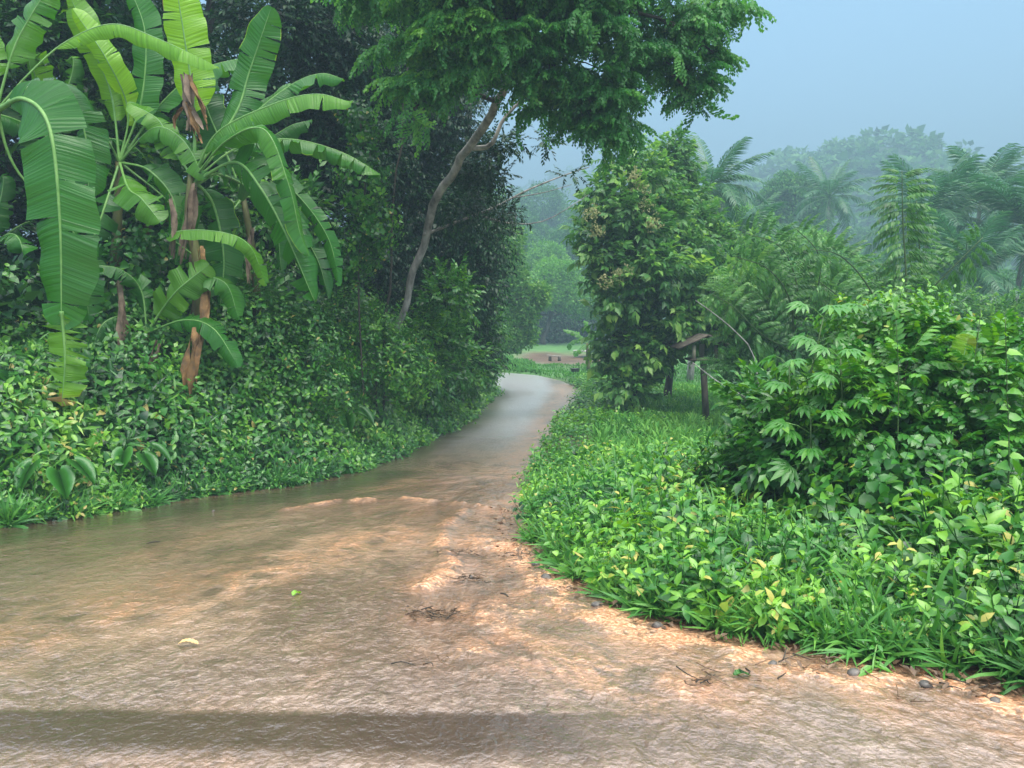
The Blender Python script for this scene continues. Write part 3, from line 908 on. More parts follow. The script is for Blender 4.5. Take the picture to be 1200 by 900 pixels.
# pale thin stems up through the forest on the left of the trunk
for (a, lab) in (([(445, 420, 17), (458, 300, 17), (468, 170, 17), (480, 60, 17)], 'thin pale stem rising just left of the leaning trunk'),
                 ([(545, 430, 24), (530, 350, 24), (500, 300, 24), (470, 240, 24)], 'slim crooked sapling stem under the dark trees by the road')):
    q = [P(*v) for v in a]; q[0][2] = float(H(q[0][0], q[0][1])) - .1
    r_ = thing('sapling', lab, 'sapling', q[0], None)
    tb = TB(); tube(tb, spline(q, 14) + rng.normal(0, .035, (14, 3)), np.linspace(.035, .015, 14), 6, .5, .1); tb.obj('stem', M_BARKD, r_)
    make_crown(r_, [(*q[-1], .9, .9, .7), (*q[-2], .5, .5, .5)], 120, TP_SMALL, M_DARK, scale=1.2, droop=.4)

cv = on(P(425, 300, 15.5)[0], 15.5)
cr_ = thing('climbing_vine', 'curtain of small creeper leaves against the dark trees right of the torn banana leaves', 'vine', cv)
tb = TB(); tube(tb, spline([cv, P(420, 330, 15.6), P(428, 220, 15.7), P(420, 120, 15.8)], 14), .02, 5, .5); tb.obj('stem', M_BARKD, cr_)
make_crown(cr_, [BL(425, 215, 15.5, 26, 1.6), BL(410, 300, 15.5, 24, 1.4), BL(440, 270, 15.6, 22, 1.3), BL(425, 150, 15.7, 20, 1.2)], 380, TP_HEART, M_BANK, scale=.8, droop=.6, tvar=.16, shell=.3, name='foliage')
# vine covered tree hanging over the bend, with bright leaves
make_tree('vine_tree', 'leafy tree trailing vines beyond the bend of the road', 'tree', [on(-1.9, 46), P(590, 330, 46), P(605, 250, 46)], .16,
          [BL(598, 330, 46, 26, 1.2), BL(612, 365, 46, 18, 1.4), BL(618, 390, 46, 11, 1.3), BL(600, 395, 46, 16, 1.0), BL(590, 290, 46, 28, 1.0), BL(630, 345, 46, 12, 1.2)],
          1500, TP_CLUMP, M_MID, scale=.8, droop=.9, outw=.4, shell=.2)
make_tree('roadside_shrub', 'bright green bush at the inside corner of the bend', 'shrub', [on(-.9, 34.5), P(583, 430, 34.5), P(588, 400, 34.5)], .06,
          [BL(570, 425, 33.5, 18, 1.2), BL(578, 395, 33.5, 13, 1.4), BL(565, 370, 33, 14, 1.2)], 800, TP_FARSHOOT, M_COVER, scale=.9, shell=.2)

# --- flowering tree in the middle
fbl = [BL(735, 255, 24, 34, .8), BL(712, 300, 24, 28, .8), BL(765, 320, 23.5, 40, .8), BL(805, 300, 25, 36, .8), BL(734, 350, 23.5, 28, .8), BL(790, 375, 24, 38, .7),
       BL(750, 410, 24, 38, .8), BL(700, 245, 24.5, 18, .9), BL(702, 330, 24, 11, 1.2), BL(728, 212, 24.5, 17, 1.1), BL(770, 215, 25, 20, 1.0), BL(716, 395, 24.5, 15, .9), BL(830, 345, 24, 34, .8),
       BL(738, 455, 23.5, 24, .7), BL(850, 320, 25, 32, .7), BL(880, 350, 24.5, 26, .7), BL(752, 192, 25, 11, 1.3), BL(705, 222, 24.5, 11, 1.0), BL(688, 275, 24, 11, 1.0), BL(698, 300, 24, 9, .8),
       BL(704, 372, 24.2, 8, .9), BL(760, 275, 24, 24, .8), BL(848, 385, 24, 24, .6), BL(722, 430, 24, 13, .8), BL(785, 250, 25, 20, .9), BL(718, 185, 25, 8, 1.4)]
ft = make_tree('flowering_tree', 'bushy broadleaf tree with pale cream flower heads beside the bend of the road', 'tree',
               [on(3.75, 24), P(748, 400, 24), P(752, 300, 24.3), P(745, 230, 24.5)], .17, fbl, 3700, TP_BROAD, M_MID, scale=1.15, droop=.15, shell=.5, nsub=5, tvar=.22, jit=.75, sv=.4)
fl_spots = [(766, 262), (694, 250), (700, 272), (752, 220), (742, 208), (728, 322), (757, 238), (712, 330)]
for (fx, fy) in fl_spots:
    c = P(fx, fy, 22.6 if fy > 240 else 23.3)
    k = 34
    pp = c + rng.normal(0, .12, (k, 3))
    Vf, Tf, tf = bake([T_clump(6, .04, .05, .04)], pp, frames(nrm(rng.normal(0, 1, (k, 3))), np.array((0, 0, 1.))), rng.uniform(.8, 1.3, k), rng.normal(0, .1, k))
    obj('flower_head', Vf, Tf, M_FLOWER, ft, tint=tf)['kind'] = 'stuff'
make_tree('broadleaf_tree', 'loose light green tree spreading right of the cream flowered tree above the wooden post', 'tree',
          [on(P(868, 400, 27)[0], 27), P(866, 380, 27), P(864, 320, 27)], .10,
          [BL(850, 285, 27, 26, .8), BL(880, 300, 27, 26, .7), BL(905, 325, 27, 22, .7), BL(835, 310, 26.5, 20, .8), BL(870, 340, 27, 30, .7), BL(820, 262, 27, 18, .9), BL(915, 290, 27.5, 14, .9)], 1300, TP_BROAD, M_MID, scale=1.0, droop=.15, shell=.4, tvar=.2, jit=.8, sv=.4)
# taller leafy tree just behind it
make_tree('broadleaf_tree', 'taller narrow green tree behind the cream flowered tree, left of the coconut palm', 'tree',
          [on(5.9, 29), P(790, 350, 29), P(788, 230, 29)], .15,
          [BL(786, 200, 29, 28, 1.3), BL(792, 178, 29, 14, 1.4), BL(770, 240, 29, 30, 1.0), BL(805, 240, 29, 30, 1.0), BL(800, 280, 29, 40, .8), BL(835, 290, 29, 32, .8)], 2300, TP_BROAD, M_MID, scale=1.0, droop=.2, shell=.3)

# --- mid mass of bushes between the flowering tree and the near shrubs
def bush(label, px, pyb, Y, blobs, n, tpl, mat, name='bush', scale=1.0, group=None, **kw):
    x = P(px, pyb, Y)[0]
    b = on(x, Y)
    return make_tree(name, label, 'bush', [b, b + (rng.normal(0, .1), 0, .5), np.array(blobs[0][:3])], .05, blobs, n, tpl, mat, group=group, nsub=3, scale=scale, **kw)

GB = 'bushes between the grassy slope and the palms'
bush('dense bush of hanging dark leaves right of the wooden post', 900, 440, 19, [BL(900, 400, 19, 50, .8), BL(880, 350, 19, 45, .8), BL(935, 350, 19, 45, .8), BL(870, 430, 18.5, 30, .7), BL(920, 440, 19, 45, .6)], 2200, TP_PIN, M_MID, group=GB, scale=.9, droop=.3, shell=.3)
bush('rounded bush under the narrow upright shoots', 1000, 430, 21, [BL(1000, 400, 21, 55, .9), BL(970, 350, 21, 45, .8), BL(1040, 370, 21, 50, .9), BL(1060, 430, 21, 50, .8)], 2300, TP_TWIGN, M_MID, group=GB, scale=1.1, droop=.2, shell=.3)
bush('hazy dark bush at the right edge below the palms', 1150, 430, 24, [BL(1150, 400, 24, 60, .8), BL(1100, 370, 24, 45, .8), BL(1200, 400, 24, 60, .9)], 2200, TP_TWIGN, M_MID, group=GB, scale=1.1, droop=.2, shell=.3)
bush('low leafy bush behind the cream flowered tree', 850, 440, 27, [BL(850, 400, 27, 35, .8), BL(820, 380, 27, 40, .8), BL(880, 420, 26, 26, .7)], 1100, TP_TWIGN, M_MID, group=GB, scale=1.1, droop=.2, shell=.3)

# --- shrub tree with tall shoots of drooping pinnate leaves
def pin_shoot(tb_list, ctrl, n, r, L0, spreadup=.0, sc_=1.0):
    pts = spline(ctrl, 20)
    return pts

def shoot_tree(label, base, shoots, mat, group=None):
    root = thing('pinnate_tree', label, 'tree', base, group)
    tb = TB()
    hub = base + np.array((0, 0, .45 * (shoots[0][0][0][2] - base[2])))
    tube(tb, spline([base, base + (hub - base) * .5 + (.05, 0, 0), hub], 6), np.linspace(.08, .06, 6), 7, .5, .1)
    tb.obj('trunk', M_BARKD, root)
    allp, alld, alls, allu = [], [], [], []
    for ctrl, n, fl, pend in shoots:
        ctrl = [np.asarray(c, float) for c in ctrl]
        tb = TB(); pts = spline([hub] + ctrl, 24)
        tube(tb, pts, np.linspace(.04, .008, 24), 5, .5)
        tb.obj('limb', M_STEM, root)
        pp = spline(ctrl, 60)
        tg = nrm(np.gradient(pp, axis=0))
        for k in range(n):
            s = (k + rng.random() * .5) / n
            i = int(s * 59)
            a = k * 2.4 if pend is None else (0 if k % 2 else math.pi) + rng.normal(0, .35)
            t_ = tg[i]
            sx = nrm(np.cross(t_, (0, 1, .1))); sy = np.cross(sx, t_)
            d = sx * math.cos(a) + sy * math.sin(a) * .6 + t_ * (.25 + .9 * max(0, s - .8) / .2)
            allp.append(pp[i]); alld.append(d); alls.append(fl * (1 - .35 * max(0, s - .88) / .12) * rng.uniform(.85, 1.12)); allu.append(t_ + (0, 0, .5))
    V, T, t = bake(TP_PINX, np.array(allp), frames(nrm(np.array(alld)), nrm(np.array(allu))), np.array(alls), rng.normal(0, .07, len(allp)))
    obj('crown', V, T, mat, root, tint=t)
    return root

TP_PINX = [T_pinnate(pairs=13, L=.55, ll=.15, lw=.045, droop=.9, hang=1.3, lf=leaf4, t0=.40) for _ in range(5)]
Ys = 17.
shoot_tree('tree with a tall upright shoot of stacked drooping pinnate leaves in front of the palms', on(P(1060, 400, Ys)[0], Ys),
           [([P(1060, 400, Ys), P(1062, 330, Ys), P(1058, 260, Ys), P(1057, 200, Ys)], 74, 1.15, 1),
            ([P(1050, 380, Ys - .3), P(1085, 345, Ys - .5), P(1120, 310, Ys - .6), P(1152, 278, Ys - .6)], 40, 1.0, 1),
            ([P(1040, 400, Ys + .3), P(1020, 340, Ys), P(985, 300, Ys), P(950, 292, Ys - .3)], 44, 1.1, 1),
            ([P(1075, 420, Ys), P(1090, 380, Ys), P(1080, 320, Ys + .4), P(1074, 235, Ys + .4)], 50, .9, 1),
            ([P(1040, 420, Ys), P(1020, 390, Ys), P(985, 350, Ys - .5), P(960, 330, Ys - .8)], 34, 1.0, 1)], M_MID)
shoot_tree('arching branches of drooping pinnate leaves left of the tall upright shoot', on(P(925, 400, 18)[0], 18.),
           [([P(930, 400, 18), P(935, 340, 18), P(915, 290, 18), P(870, 272, 18)], 46, 1.1, 1),
            ([P(930, 400, 18), P(925, 350, 17.5), P(900, 315, 17.3), P(860, 300, 17.2)], 42, 1.0, 1),
            ([P(930, 400, 18), P(955, 350, 18), P(960, 300, 18), P(930, 265, 18)], 44, 1.05, 1),
            ([P(930, 420, 18), P(890, 390, 17.5), P(860, 360, 17.3), P(835, 345, 17.2)], 36, 1.0, 1)], M_MID)

# thin bare stems arching over the grassy slope
for a, lab in (([(925, 505, 15), (880, 470, 15), (845, 450, 14.8), (812, 425, 15)], 'long thin bare stem arching past the wooden post'),
               ([(885, 425, 17), (868, 395, 17), (840, 370, 17), (815, 352, 17)], 'pale bare twig reaching left in front of the bushes')):
    q = [P(*v) for v in a]
    g0 = on(q[0][0] + .3, q[0][1])
    r_ = thing('bare_branch', lab, 'branch', g0)
    tb = TB(); tube(tb, spline([g0] + q, 14), np.linspace(.03, .01, 14), 5, .5, .1); tb.obj('stem', M_BARK, r_)

# --- background trees
make_tree('mango_tree', 'round headed tree on the skyline left of the hill, darker below its pale top', 'tree', [on(34, 95), P(925, 300, 95), P(922, 240, 95)], .4,
          [BL(925, 240, 95, 36, .8), BL(900, 252, 95, 24, .8), BL(950, 250, 95, 24, .8), BL(922, 222, 95, 24, .7), BL(925, 280, 95, 45, .7)], 1500, TP_CLUMP, M_FAR, scale=1.5, shell=.6)
make_tree('spreading_tree', 'bright light green tree in front of the round headed tree', 'tree', [on(21, 60), P(930, 330, 60), P(930, 290, 60)], .3,
          [BL(900, 295, 60, 36, .7), BL(950, 300, 60, 40, .7), BL(985, 315, 60, 28, .7), BL(880, 265, 60, 26, .8), BL(930, 330, 60, 60, .6)], 1900, TP_CLUMP, M_LIME, scale=1.0, shell=.6)
make_tree('round_tree', 'rounded light green tree across the muddy yard beyond the bend', 'tree', [on(3.2, 82), P(645, 370, 82), P(645, 340, 82)], .3,
          [BL(640, 338, 82, 32, .8), BL(615, 345, 82, 26, .8), BL(668, 345, 82, 26, .8), BL(650, 320, 82, 26, .6), BL(690, 355, 82, 26, .8), BL(590, 360, 82, 30, .8)], 2300, TP_CLUMP, M_LIME, scale=1.0, shell=.6, nsub=2)
GBT = 'hazy trees beyond the yard'
for (px, py, Y, rp, lab, mt) in ((600, 290, 110, 36, 'hazy tree behind the round light green tree, to its left', M_FAR), (668, 290, 120, 34, 'pale hazy tree above the round light green tree', M_FAR),
                             (720, 300, 105, 40, 'hazy tree mostly hidden behind the cream flowered tree', M_FAR), (636, 238, 170, 34, 'faint far tree below the gap in the branches', M_FAR),
                             (560, 320, 90, 40, 'hazy tree behind the corner of the dark forest', M_FAR), (860, 330, 70, 45, 'hazy tree between the two coconut palms', M_FAR),
                             (640, 305, 98, 26, 'low light green tree behind the rounded one beyond the yard', M_LIME), (610, 262, 140, 24, 'pale far tree left of the gap beneath the arching branches', M_FAR), (690, 262, 135, 26, 'pale far tree right of the gap beneath the arching branches', M_FAR),
                             (1010, 330, 75, 45, 'hazy dark tree right of the bright spreading tree', M_FAR), (1100, 340, 70, 45, 'hazy tree beneath the two right hand palms', M_FAR),
                             (1180, 350, 65, 50, 'hazy tree at the right edge beneath the palms', M_FAR), (860, 245, 130, 26, 'pale far tree at the foot of the hill, left', M_FAR),
                             (1010, 285, 150, 24, 'pale far tree at the foot of the hill, right', M_FAR), (1060, 300, 120, 30, 'pale far tree behind the tall upright shoot', M_FAR)):
    c = P(px, py, Y); r = rp * Y / FPX
    b = on(c[0], Y)
    make_tree('background_tree', lab, 'tree', [b, (b + c) / 2, c], .25, [(c[0], c[1], c[2], r, r, r * .7), (c[0] - r * .7, c[1], c[2] - r * .6, r * .8, r * .8, r * .6), (c[0] + r * .7, c[1], c[2] - r * .6, r * .8, r * .8, r * .6),
              (c[0], c[1], c[2] - r * 1.2, r, r, r * .6)], 700, TP_CLUMP, mt, group=GBT, scale=.011 * Y + .4, shell=.5, nsub=1)
# dark understorey beyond the yard
pos = np.stack([rng.uniform(-14, 16, 1500), rng.uniform(84, 100, 1500), np.zeros(1500)], -1)
pos[:, 2] = H(pos[:, 0], pos[:, 1]) + rng.uniform(.2, 4.5, 1500) * sst(84, 92, pos[:, 1])
V, T, t = bake(TP_CLUMP, pos, frames(np.tile((0, 0, 1.), (1500, 1)) + rng.normal(0, .3, (1500, 3)), rng.normal(0, 1, (1500, 3))), rng.uniform(1.2, 2, 1500), rng.normal(-.1, .1, 1500))
tag(obj('undergrowth', V, T, M_DARK, tint=t), 'dark undergrowth beneath the far trees', 'undergrowth', kind='stuff')
# far wood line closing the valley
n = 3000
pos = np.stack([rng.uniform(-120, 150, n), rng.uniform(130, 210, n), np.zeros(n)], -1)
pos[:, 2] = H(pos[:, 0], pos[:, 1]) + rng.uniform(0, 1, n) * (7 + 7 * noise2(pos[:, 0] * .07, pos[:, 1] * .03, 44))
V, T, t = bake(TP_CLUMP, pos, frames(np.tile((0, 0, 1.), (n, 1)) + rng.normal(0, .3, (n, 3)), rng.normal(0, 1, (n, 3))), rng.uniform(3, 5.5, n), rng.normal(0, .12, n))
tag(obj('valley_wood', V, T, M_FAR, tint=t), 'hazy wood filling the valley below the hill', 'wood', kind='stuff')

# --- coconut palms
def frond_mesh(L, droop, seed, n=44):
    r_ = np.random.default_rng(seed)
    tb = TB()
    c = lambda s: np.array((0, L * (s - .22 * droop * s * s), L * (.10 * s - .55 * droop * s ** 2.2)))
    S = np.linspace(0, 1, 9)
    tube(tb, [c(s) for s in S], np.linspace(.045, .008, 9), 4, .75)
    for i in range(n):
        s = .14 + .85 * i / n
        tg = nrm(c(min(s + .02, 1)) - c(s - .02))
        ll = L * .26 * math.sin(math.pi * (.12 + .80 * s)) * r_.uniform(.85, 1.1) + .08
        for sd in (-1, 1):
            d = nrm(np.array((sd, 0, 0)) * .8 + tg * .55 + np.array((0, 0, -.12)) + r_.normal(0, .06, 3))
            p0 = c(s); p1 = p0 + d * ll * .5; d2 = nrm(d + np.array((0, 0, -.95 * r_.uniform(.7, 1.3)))); p2 = p1 + d2 * ll * .5
            w_ = tg * .036
            tb.add([p0 - w_ * .6, p0 + w_ * .6, p1 - w_, p1 + w_, p2], [(0, 1, 3), (0, 3, 2), (2, 3, 4)], .45 + r_.normal(0, .1))
    V, T, t = tb.get()
    return mesh('frond', V, T, M_PALM, tint=t)

FR = [frond_mesh(1.0 * 4.2, dr_, 100 + k) for k, dr_ in enumerate((.35, .55, .8, 1.0, 1.25))]

def palm(label, px, py, Y, L, nf, lean=0.0, wind=0.0, group='coconut palms on the right'):
    L *= 1.08; nf = int(nf * 1.25)
    top = P(px, py, Y)
    b = on(top[0] - lean, Y)
    root = thing('coconut_palm', label, 'palm tree', b, group)
    tb = TB()
    tube(tb, spline([b, (b + top) / 2 + (-lean * .25, 0, 0), top], 14), np.linspace(.2, .11, 14), 8, .5, .1)
    tb.obj('trunk', M_BARK, root)
    for k in range(nf):
        f = k / nf
        az = k * 2.39996 + rng.normal(0, .12)
        el = 1.25 - 1.75 * f + rng.normal(0, .08)
        me = FR[int(np.clip(1 + f * 3.5 + rng.normal(0, .5), 0, 4))]
        o = bpy.data.objects.new('frond', me)
        link(o, root)
        d = Vector((math.cos(az) * math.cos(el) + wind, math.sin(az) * math.cos(el), math.sin(el))).normalized()
        upv = Vector((0, 0, 1)) if abs(d.z) < .96 else Vector((1, 0, 0))
        x = d.cross(upv).normalized(); z = x.cross(d)
        from mathutils import Matrix
        Mx = Matrix((x, d, z)).transposed().to_4x4()
        s = L / 4.2 * rng.uniform(.85, 1.1)
        o.matrix_local = Matrix.Translation(Vector(top - b)) @ Mx @ Matrix.Scale(s, 4)
    return root

palm('coconut palm with windblown crown right of the narrow green tree', 832, 222, 42, 3.4, 20, .8, .25)
palm('coconut palm just right of the round headed skyline tree', 972, 232, 78, 4.6, 18, 0, .1)
palm('coconut palm directly behind the tall upright shoot', 1085, 262, 44, 4.3, 24, -.5, .1)
palm('tallest hazy coconut palm near the right edge', 1150, 228, 52, 4.2, 24, .4, .15)
palm('coconut palm cut by the right edge of the photo', 1205, 275, 40, 4.4, 26, .6, .0)
palm('low coconut palm with one long frond left of the bright spreading tree', 862, 285, 44, 3.8, 16, 0, .2)
palm('low shaggy coconut palm below the tallest palm', 1130, 322, 36, 3.6, 24, 0, .0)

# thin mast beside the hill
tb = TB(); m0 = P(1146, 215, 380); m1 = P(1150, 186, 380)
m0[2] = -2.6
tube(tb, [m0, (m0 + m1) / 2, m1], [.5, .4, .25], 4, .5)
mo = tb.obj('mast', mat_noise('mast_metal', (.2, .2, .2), (.3, .3, .3)), None)
tag(mo, 'thin tall mast on the skyline at the right end of the hill', 'mast')

# ------------------------------------------------------------------ bananas
def banana_leaf(root, ctrl, width, normal, tint=.5, torn=.3, fold=.25, seed=0, pet=.10, mat=None, sag=.25, rib=True, tipt=None, label=None):
    r_ = np.random.default_rng(seed + 1000)
    mat = mat or M_BANANA
    N = 46
    pts = spline(ctrl, N + 1)
    tg = nrm(np.gradient(pts, axis=0))
    nrmv = np.asarray(normal, float)
    side = nrm(np.cross(tg, nrmv)); nn = np.cross(side, tg)
    S = np.linspace(0, 1, N + 1)
    q = np.clip((S - pet) / (1 - pet), 0, 1)
    prof = np.minimum(1, (q / .16)) ** .6 * np.sqrt(np.clip(1 - (np.clip(q - .62, 0, 1) / .385) ** 2.4, 0, 1))
    prof *= 1 + .04 * np.sin(q * 31 + seed)
    W = width * .5 * prof
    tb = TB()
    i0 = int(np.argmax(q > 0))
    for sd in (-1, 1):
        cuts = [i0]
        while cuts[-1] < N:
            step = r_.integers(2, 5) if r_.random() < torn else r_.integers(6, 16)
            cuts.append(min(N, cuts[-1] + int(step)))
        for a, b in zip(cuts[:-1], cuts[1:]):
            ex = r_.normal(0, .5) * torn * .95 + torn * .15
            sh = r_.normal(0, .25) * torn
            gapw = torn * .30
            m = b - a + 1
            idx = np.arange(a, b + 1)
            loc = np.linspace(-1, 1, m)
            cr = np.array((0, .3, .65, .93, 1.0)); brown = r_.random() < .08
            Vs = []; uvs = []
            for j in range(m):
                i = idx[j]
                for c_ in cr:
                    ang_ = fold + sag * c_ + ex * c_
                    shrink = -loc[j] * gapw * c_ * W[i] * .6
                    lat = side[i] * sd * math.cos(ang_) * c_ * W[i] - nn[i] * math.sin(ang_) * c_ * W[i]
                    wave = nn[i] * math.sin(i * .9 + seed * 2 + sd) * .035 * width * c_
                    p = pts[i] + lat + tg[i] * (shrink + (sh + .28) * c_ * W[i] * .5) + wave
                    Vs.append(p); uvs.append((S[i], sd * c_))
            T = []
            for j in range(m - 1):
                for k in range(4):
                    p0 = j * 5 + k
                    T += [(p0, p0 + 1, p0 + 6), (p0, p0 + 6, p0 + 5)]
            tt = tint + r_.normal(0, .03)
            tv = tt + (0 if tipt is None else (tipt - tint) * sst(.75, .9, S[idx]).repeat(5))
            tv = np.broadcast_to(tv, (m * 5,)).copy()
            if brown: tv[4::5] = 1.0
            tb.add(Vs, T, tv, uvs)
    lo = tb.obj('leaf', mat, root, uv=True)
    if label: lo['label'] = label
    if rib:
        tb = TB()
        tube(tb, pts - nn * .004, np.interp(S, [0, .12, .6, 1], [.024, .017, .010, .003]) * min(1.8, width / .45), 6, .5)
        tb.obj('midrib', M_RIB, lo)
    return lo

def shred(root, ctrl, w_, mat, seed=0, n=5, name='dead_leaf'):
    """shrivelled hanging leaf: twisted narrow strips"""
    r_ = np.random.default_rng(seed)
    tb = TB()
    for k in range(n):
        off = r_.normal(0, w_ * .5, 3)
        c = [np.asarray(p) + off * (0.3 + i / len(ctrl)) + r_.normal(0, w_ * .25, 3) for i, p in enumerate(ctrl)]
        pts = spline(c, 14)
        ph = r_.uniform(0, 6.28)
        Vs = []
        for i, p in enumerate(pts):
            a = ph + i * .35
            ww = w_ * .5 * (math.sin(math.pi * (.1 + .85 * i / 13)) + .1) * r_.uniform(.7, 1.2)
            s = np.array((math.cos(a), math.sin(a), 0.1)) * ww
            Vs += [p - s, p + (0, 0, 0) + np.array((-s[1], s[0], 0)) * .4, p + s]
        T = []
        for i in range(13):
            a = i * 3
            T += [(a, a + 1, a + 4), (a, a + 4, a + 3), (a + 1, a + 2, a + 5), (a + 1, a + 5, a + 4)]
        tb.add(Vs, T, .5)
    return tb.obj(name, mat, root)

FWD = np.array((0, -1., .15)); UPV = np.array((0, -.55, .85)); TOPV = np.array((0, -.2, 1.))
def PP(*a): return [P(*v) for v in a]

# 1 main plant
YB = 12.6
mb = on(P(232, 480, YB)[0], YB)
mp_ = thing('banana_plant', 'tallest banana plant with a withered brown flag leaf and long arching leaves', 'banana plant', mb, 'banana plants on the left bank')
tb = TB()
tube(tb, spline([mb, P(226, 430, YB), P(234, 330, YB), P(222, 260, YB), P(224, 200, YB)], 22), np.interp(np.linspace(0, 1, 22), [0, .5, .8, 1], [.12, .10, .07, .045]), 10, .5, .12)
tb.obj('pseudostem', M_PSEUDO, mp_)
KW = 1.14
def L_(r, c, wd, nv, ti, to, *a, **k): return banana_leaf(r, c, wd * KW, nv, ti, min(.95, to + .2), *a, **k)
L_(mp_, PP((228, 190, YB), (227, 120, YB), (217, 50, YB - .1), (205, -25, YB - .2)), .62, FWD, .86, .05, .12, 1, .28)
L_(mp_, PP((228, 200, YB), (275, 135, YB + .2), (292, 85, YB + .3), (318, 8, YB + .1)), .56, FWD, .42, .1, .15, 2, .22)
L_(mp_, PP((228, 205, YB), (255, 155, YB - .3), (320, 122, YB - .6), (370, 110, YB - .8), (412, 120, YB - 1)), .48, UPV, .60, .12, .45, 3, .12)
L_(mp_, PP((230, 205, YB), (290, 140, YB + .3), (340, 100, YB + .5), (375, 86, YB + .4), (402, 92, YB + .2)), .42, UPV, .50, .3, .35, 4, .25)
L_(mp_, PP((230, 208, YB), (280, 172, YB + .3), (340, 163, YB + .4), (400, 178, YB + .4), (446, 204, YB + .4)), .40, TOPV + (0, .3, 0), .50, .85, .9, 5, .2)
L_(mp_, PP((228, 208, YB), (265, 165, YB - .6), (310, 152, YB - 1), (338, 215, YB - 1.1), (352, 275, YB - 1), (362, 300, YB - 1)), .36, np.array((.6, -.8, .3)), .52, .45, .5, 6, .15)
L_(mp_, PP((230, 212, YB), (275, 190, YB - .3), (305, 220, YB - .7), (335, 275, YB - .8), (368, 352, YB - .7)), .62, np.array((-.5, -.8, .45)), .44, .95, .25, 7, .12)
L_(mp_, PP((232, 212, YB), (300, 190, YB - .2), (350, 230, YB - .3), (385, 280, YB - .3), (398, 335, YB - .3)), .30, np.array((.3, -.9, .2)), .42, .8, .5, 8, .2)
L_(mp_, PP((228, 300, YB), (200, 275, YB - .5), (245, 270, YB - .9), (290, 285, YB - 1), (312, 335, YB - .9)), .30, UPV, .62, .3, .5, 9, .15)
L_(mp_, PP((228, 212, YB), (250, 240, YB + .3), (262, 300, YB + .4), (258, 360, YB + .4)), .55, FWD, .34, .5, .2, 10, .1)
L_(mp_, PP((224, 205, YB), (200, 170, YB + .3), (185, 140, YB + .4), (150, 120, YB + .4)), .42, UPV, .62, .3, .3, 11, .2)
L_(mp_, PP((226, 212, YB), (215, 260, YB + .3), (205, 310, YB + .4)), .5, FWD, .45, .6, .3, 12, .12)
L_(mp_, PP((232, 215, YB), (262, 205, YB + .1), (318, 245, YB + .5), (330, 320, YB + .5)), .42, np.array((-.2, -.9, .3)), .33, .7, .3, 13, .15)
shred(mp_, PP((218, 88, YB - .15), (224, 120, YB - .15), (226, 155, YB - .15)), .12, M_DEADGREY, 3, 5, 'withered_leaf')
shred(mp_, PP((222, 90, YB - .2), (236, 120, YB - .2), (244, 145, YB - .2)), .08, M_DEAD, 4, 3)
shred(mp_, PP((222, 120, YB - .2), (228, 145, YB - .2), (235, 162, YB - .2)), .08, M_DEAD, 14, 4)
shred(mp_, PP((224, 120, YB - .1), (208, 135, YB - .1), (206, 150, YB - .1)), .06, M_DEAD, 5, 3)
shred(mp_, PP((228, 215, YB - .1), (222, 250, YB - .15), (215, 300, YB - .15)), .09, M_DEADGREY, 6, 5)
shred(mp_, PP((236, 290, YB - .3), (241, 350, YB - .7), (233, 410, YB - .9)), .10, M_DEAD, 7, 6)
shred(mp_, PP((232, 385, YB - .9), (225, 425, YB - 1.1), (222, 468, YB - 1.1)), .11, M_DEAD, 8, 6)
shred(mp_, PP((296, 265, YB - .2), (292, 300, YB - .2), (294, 330, YB - .2)), .07, M_DEADGREY, 9, 4)

# 2 plant with the big hanging leaf at the left
YC = 10.2
b2 = on(P(-30, 520, YC)[0], YC)
p2 = thing('banana_plant', 'banana plant at the left edge with one huge hanging leaf, yellow at its torn tip', 'banana plant', b2, 'banana plants on the left bank')
tb = TB(); tube(tb, spline([b2, P(-25, 300, YC), P(-5, 130, YC)], 12), np.linspace(.13, .06, 12), 9, .5, .1); tb.obj('pseudostem', M_PSEUDO, p2)
L_(p2, PP((-5, 130, YC), (28, 116, YC - .3), (58, 150, YC - .55), (70, 260, YC - .6), (72, 385, YC - .5)), .74, np.array((.1, -1, .1)), .42, .18, .12, 21, .08, sag=.12, label='huge hanging banana leaf')
L_(p2, PP((72, 365, YC - .53), (74, 385, YC - .5), (76, 425, YC - .48), (72, 476, YC - .45)), .46, np.array((.1, -1, .1)), .66, .6, .08, 22, .02, sag=.1, tipt=.95, label='yellowing torn leaf tip')
L_(p2, PP((-5, 130, YC), (30, 90, YC), (75, 50, YC + .1), (130, 28, YC), (185, 45, YC - .2), (255, 78, YC - .5)), .30, UPV, .72, .1, .5, 23, .3)
L_(p2, PP((-5, 130, YC), (40, 100, YC + .4), (80, 110, YC + .6), (100, 160, YC + .7), (104, 230, YC + .7)), .5, FWD, .36, .4, .25, 24, .2)
L_(p2, PP((-5, 130, YC), (20, 200, YC + .2), (90, 280, YC + .6), (105, 380, YC + .7)), .45, FWD, .38, .7, .25, 25, .3)
L_(p2, PP((-5, 130, YC), (-20, 70, YC), (-40, 10, YC)), .5, FWD, .6, .2, .25, 26, .3)
L_(p2, PP((-5, 130, YC), (15, 60, YC), (35, 20, YC), (60, -20, YC)), .4, FWD, .55, .2, .25, 27, .3)

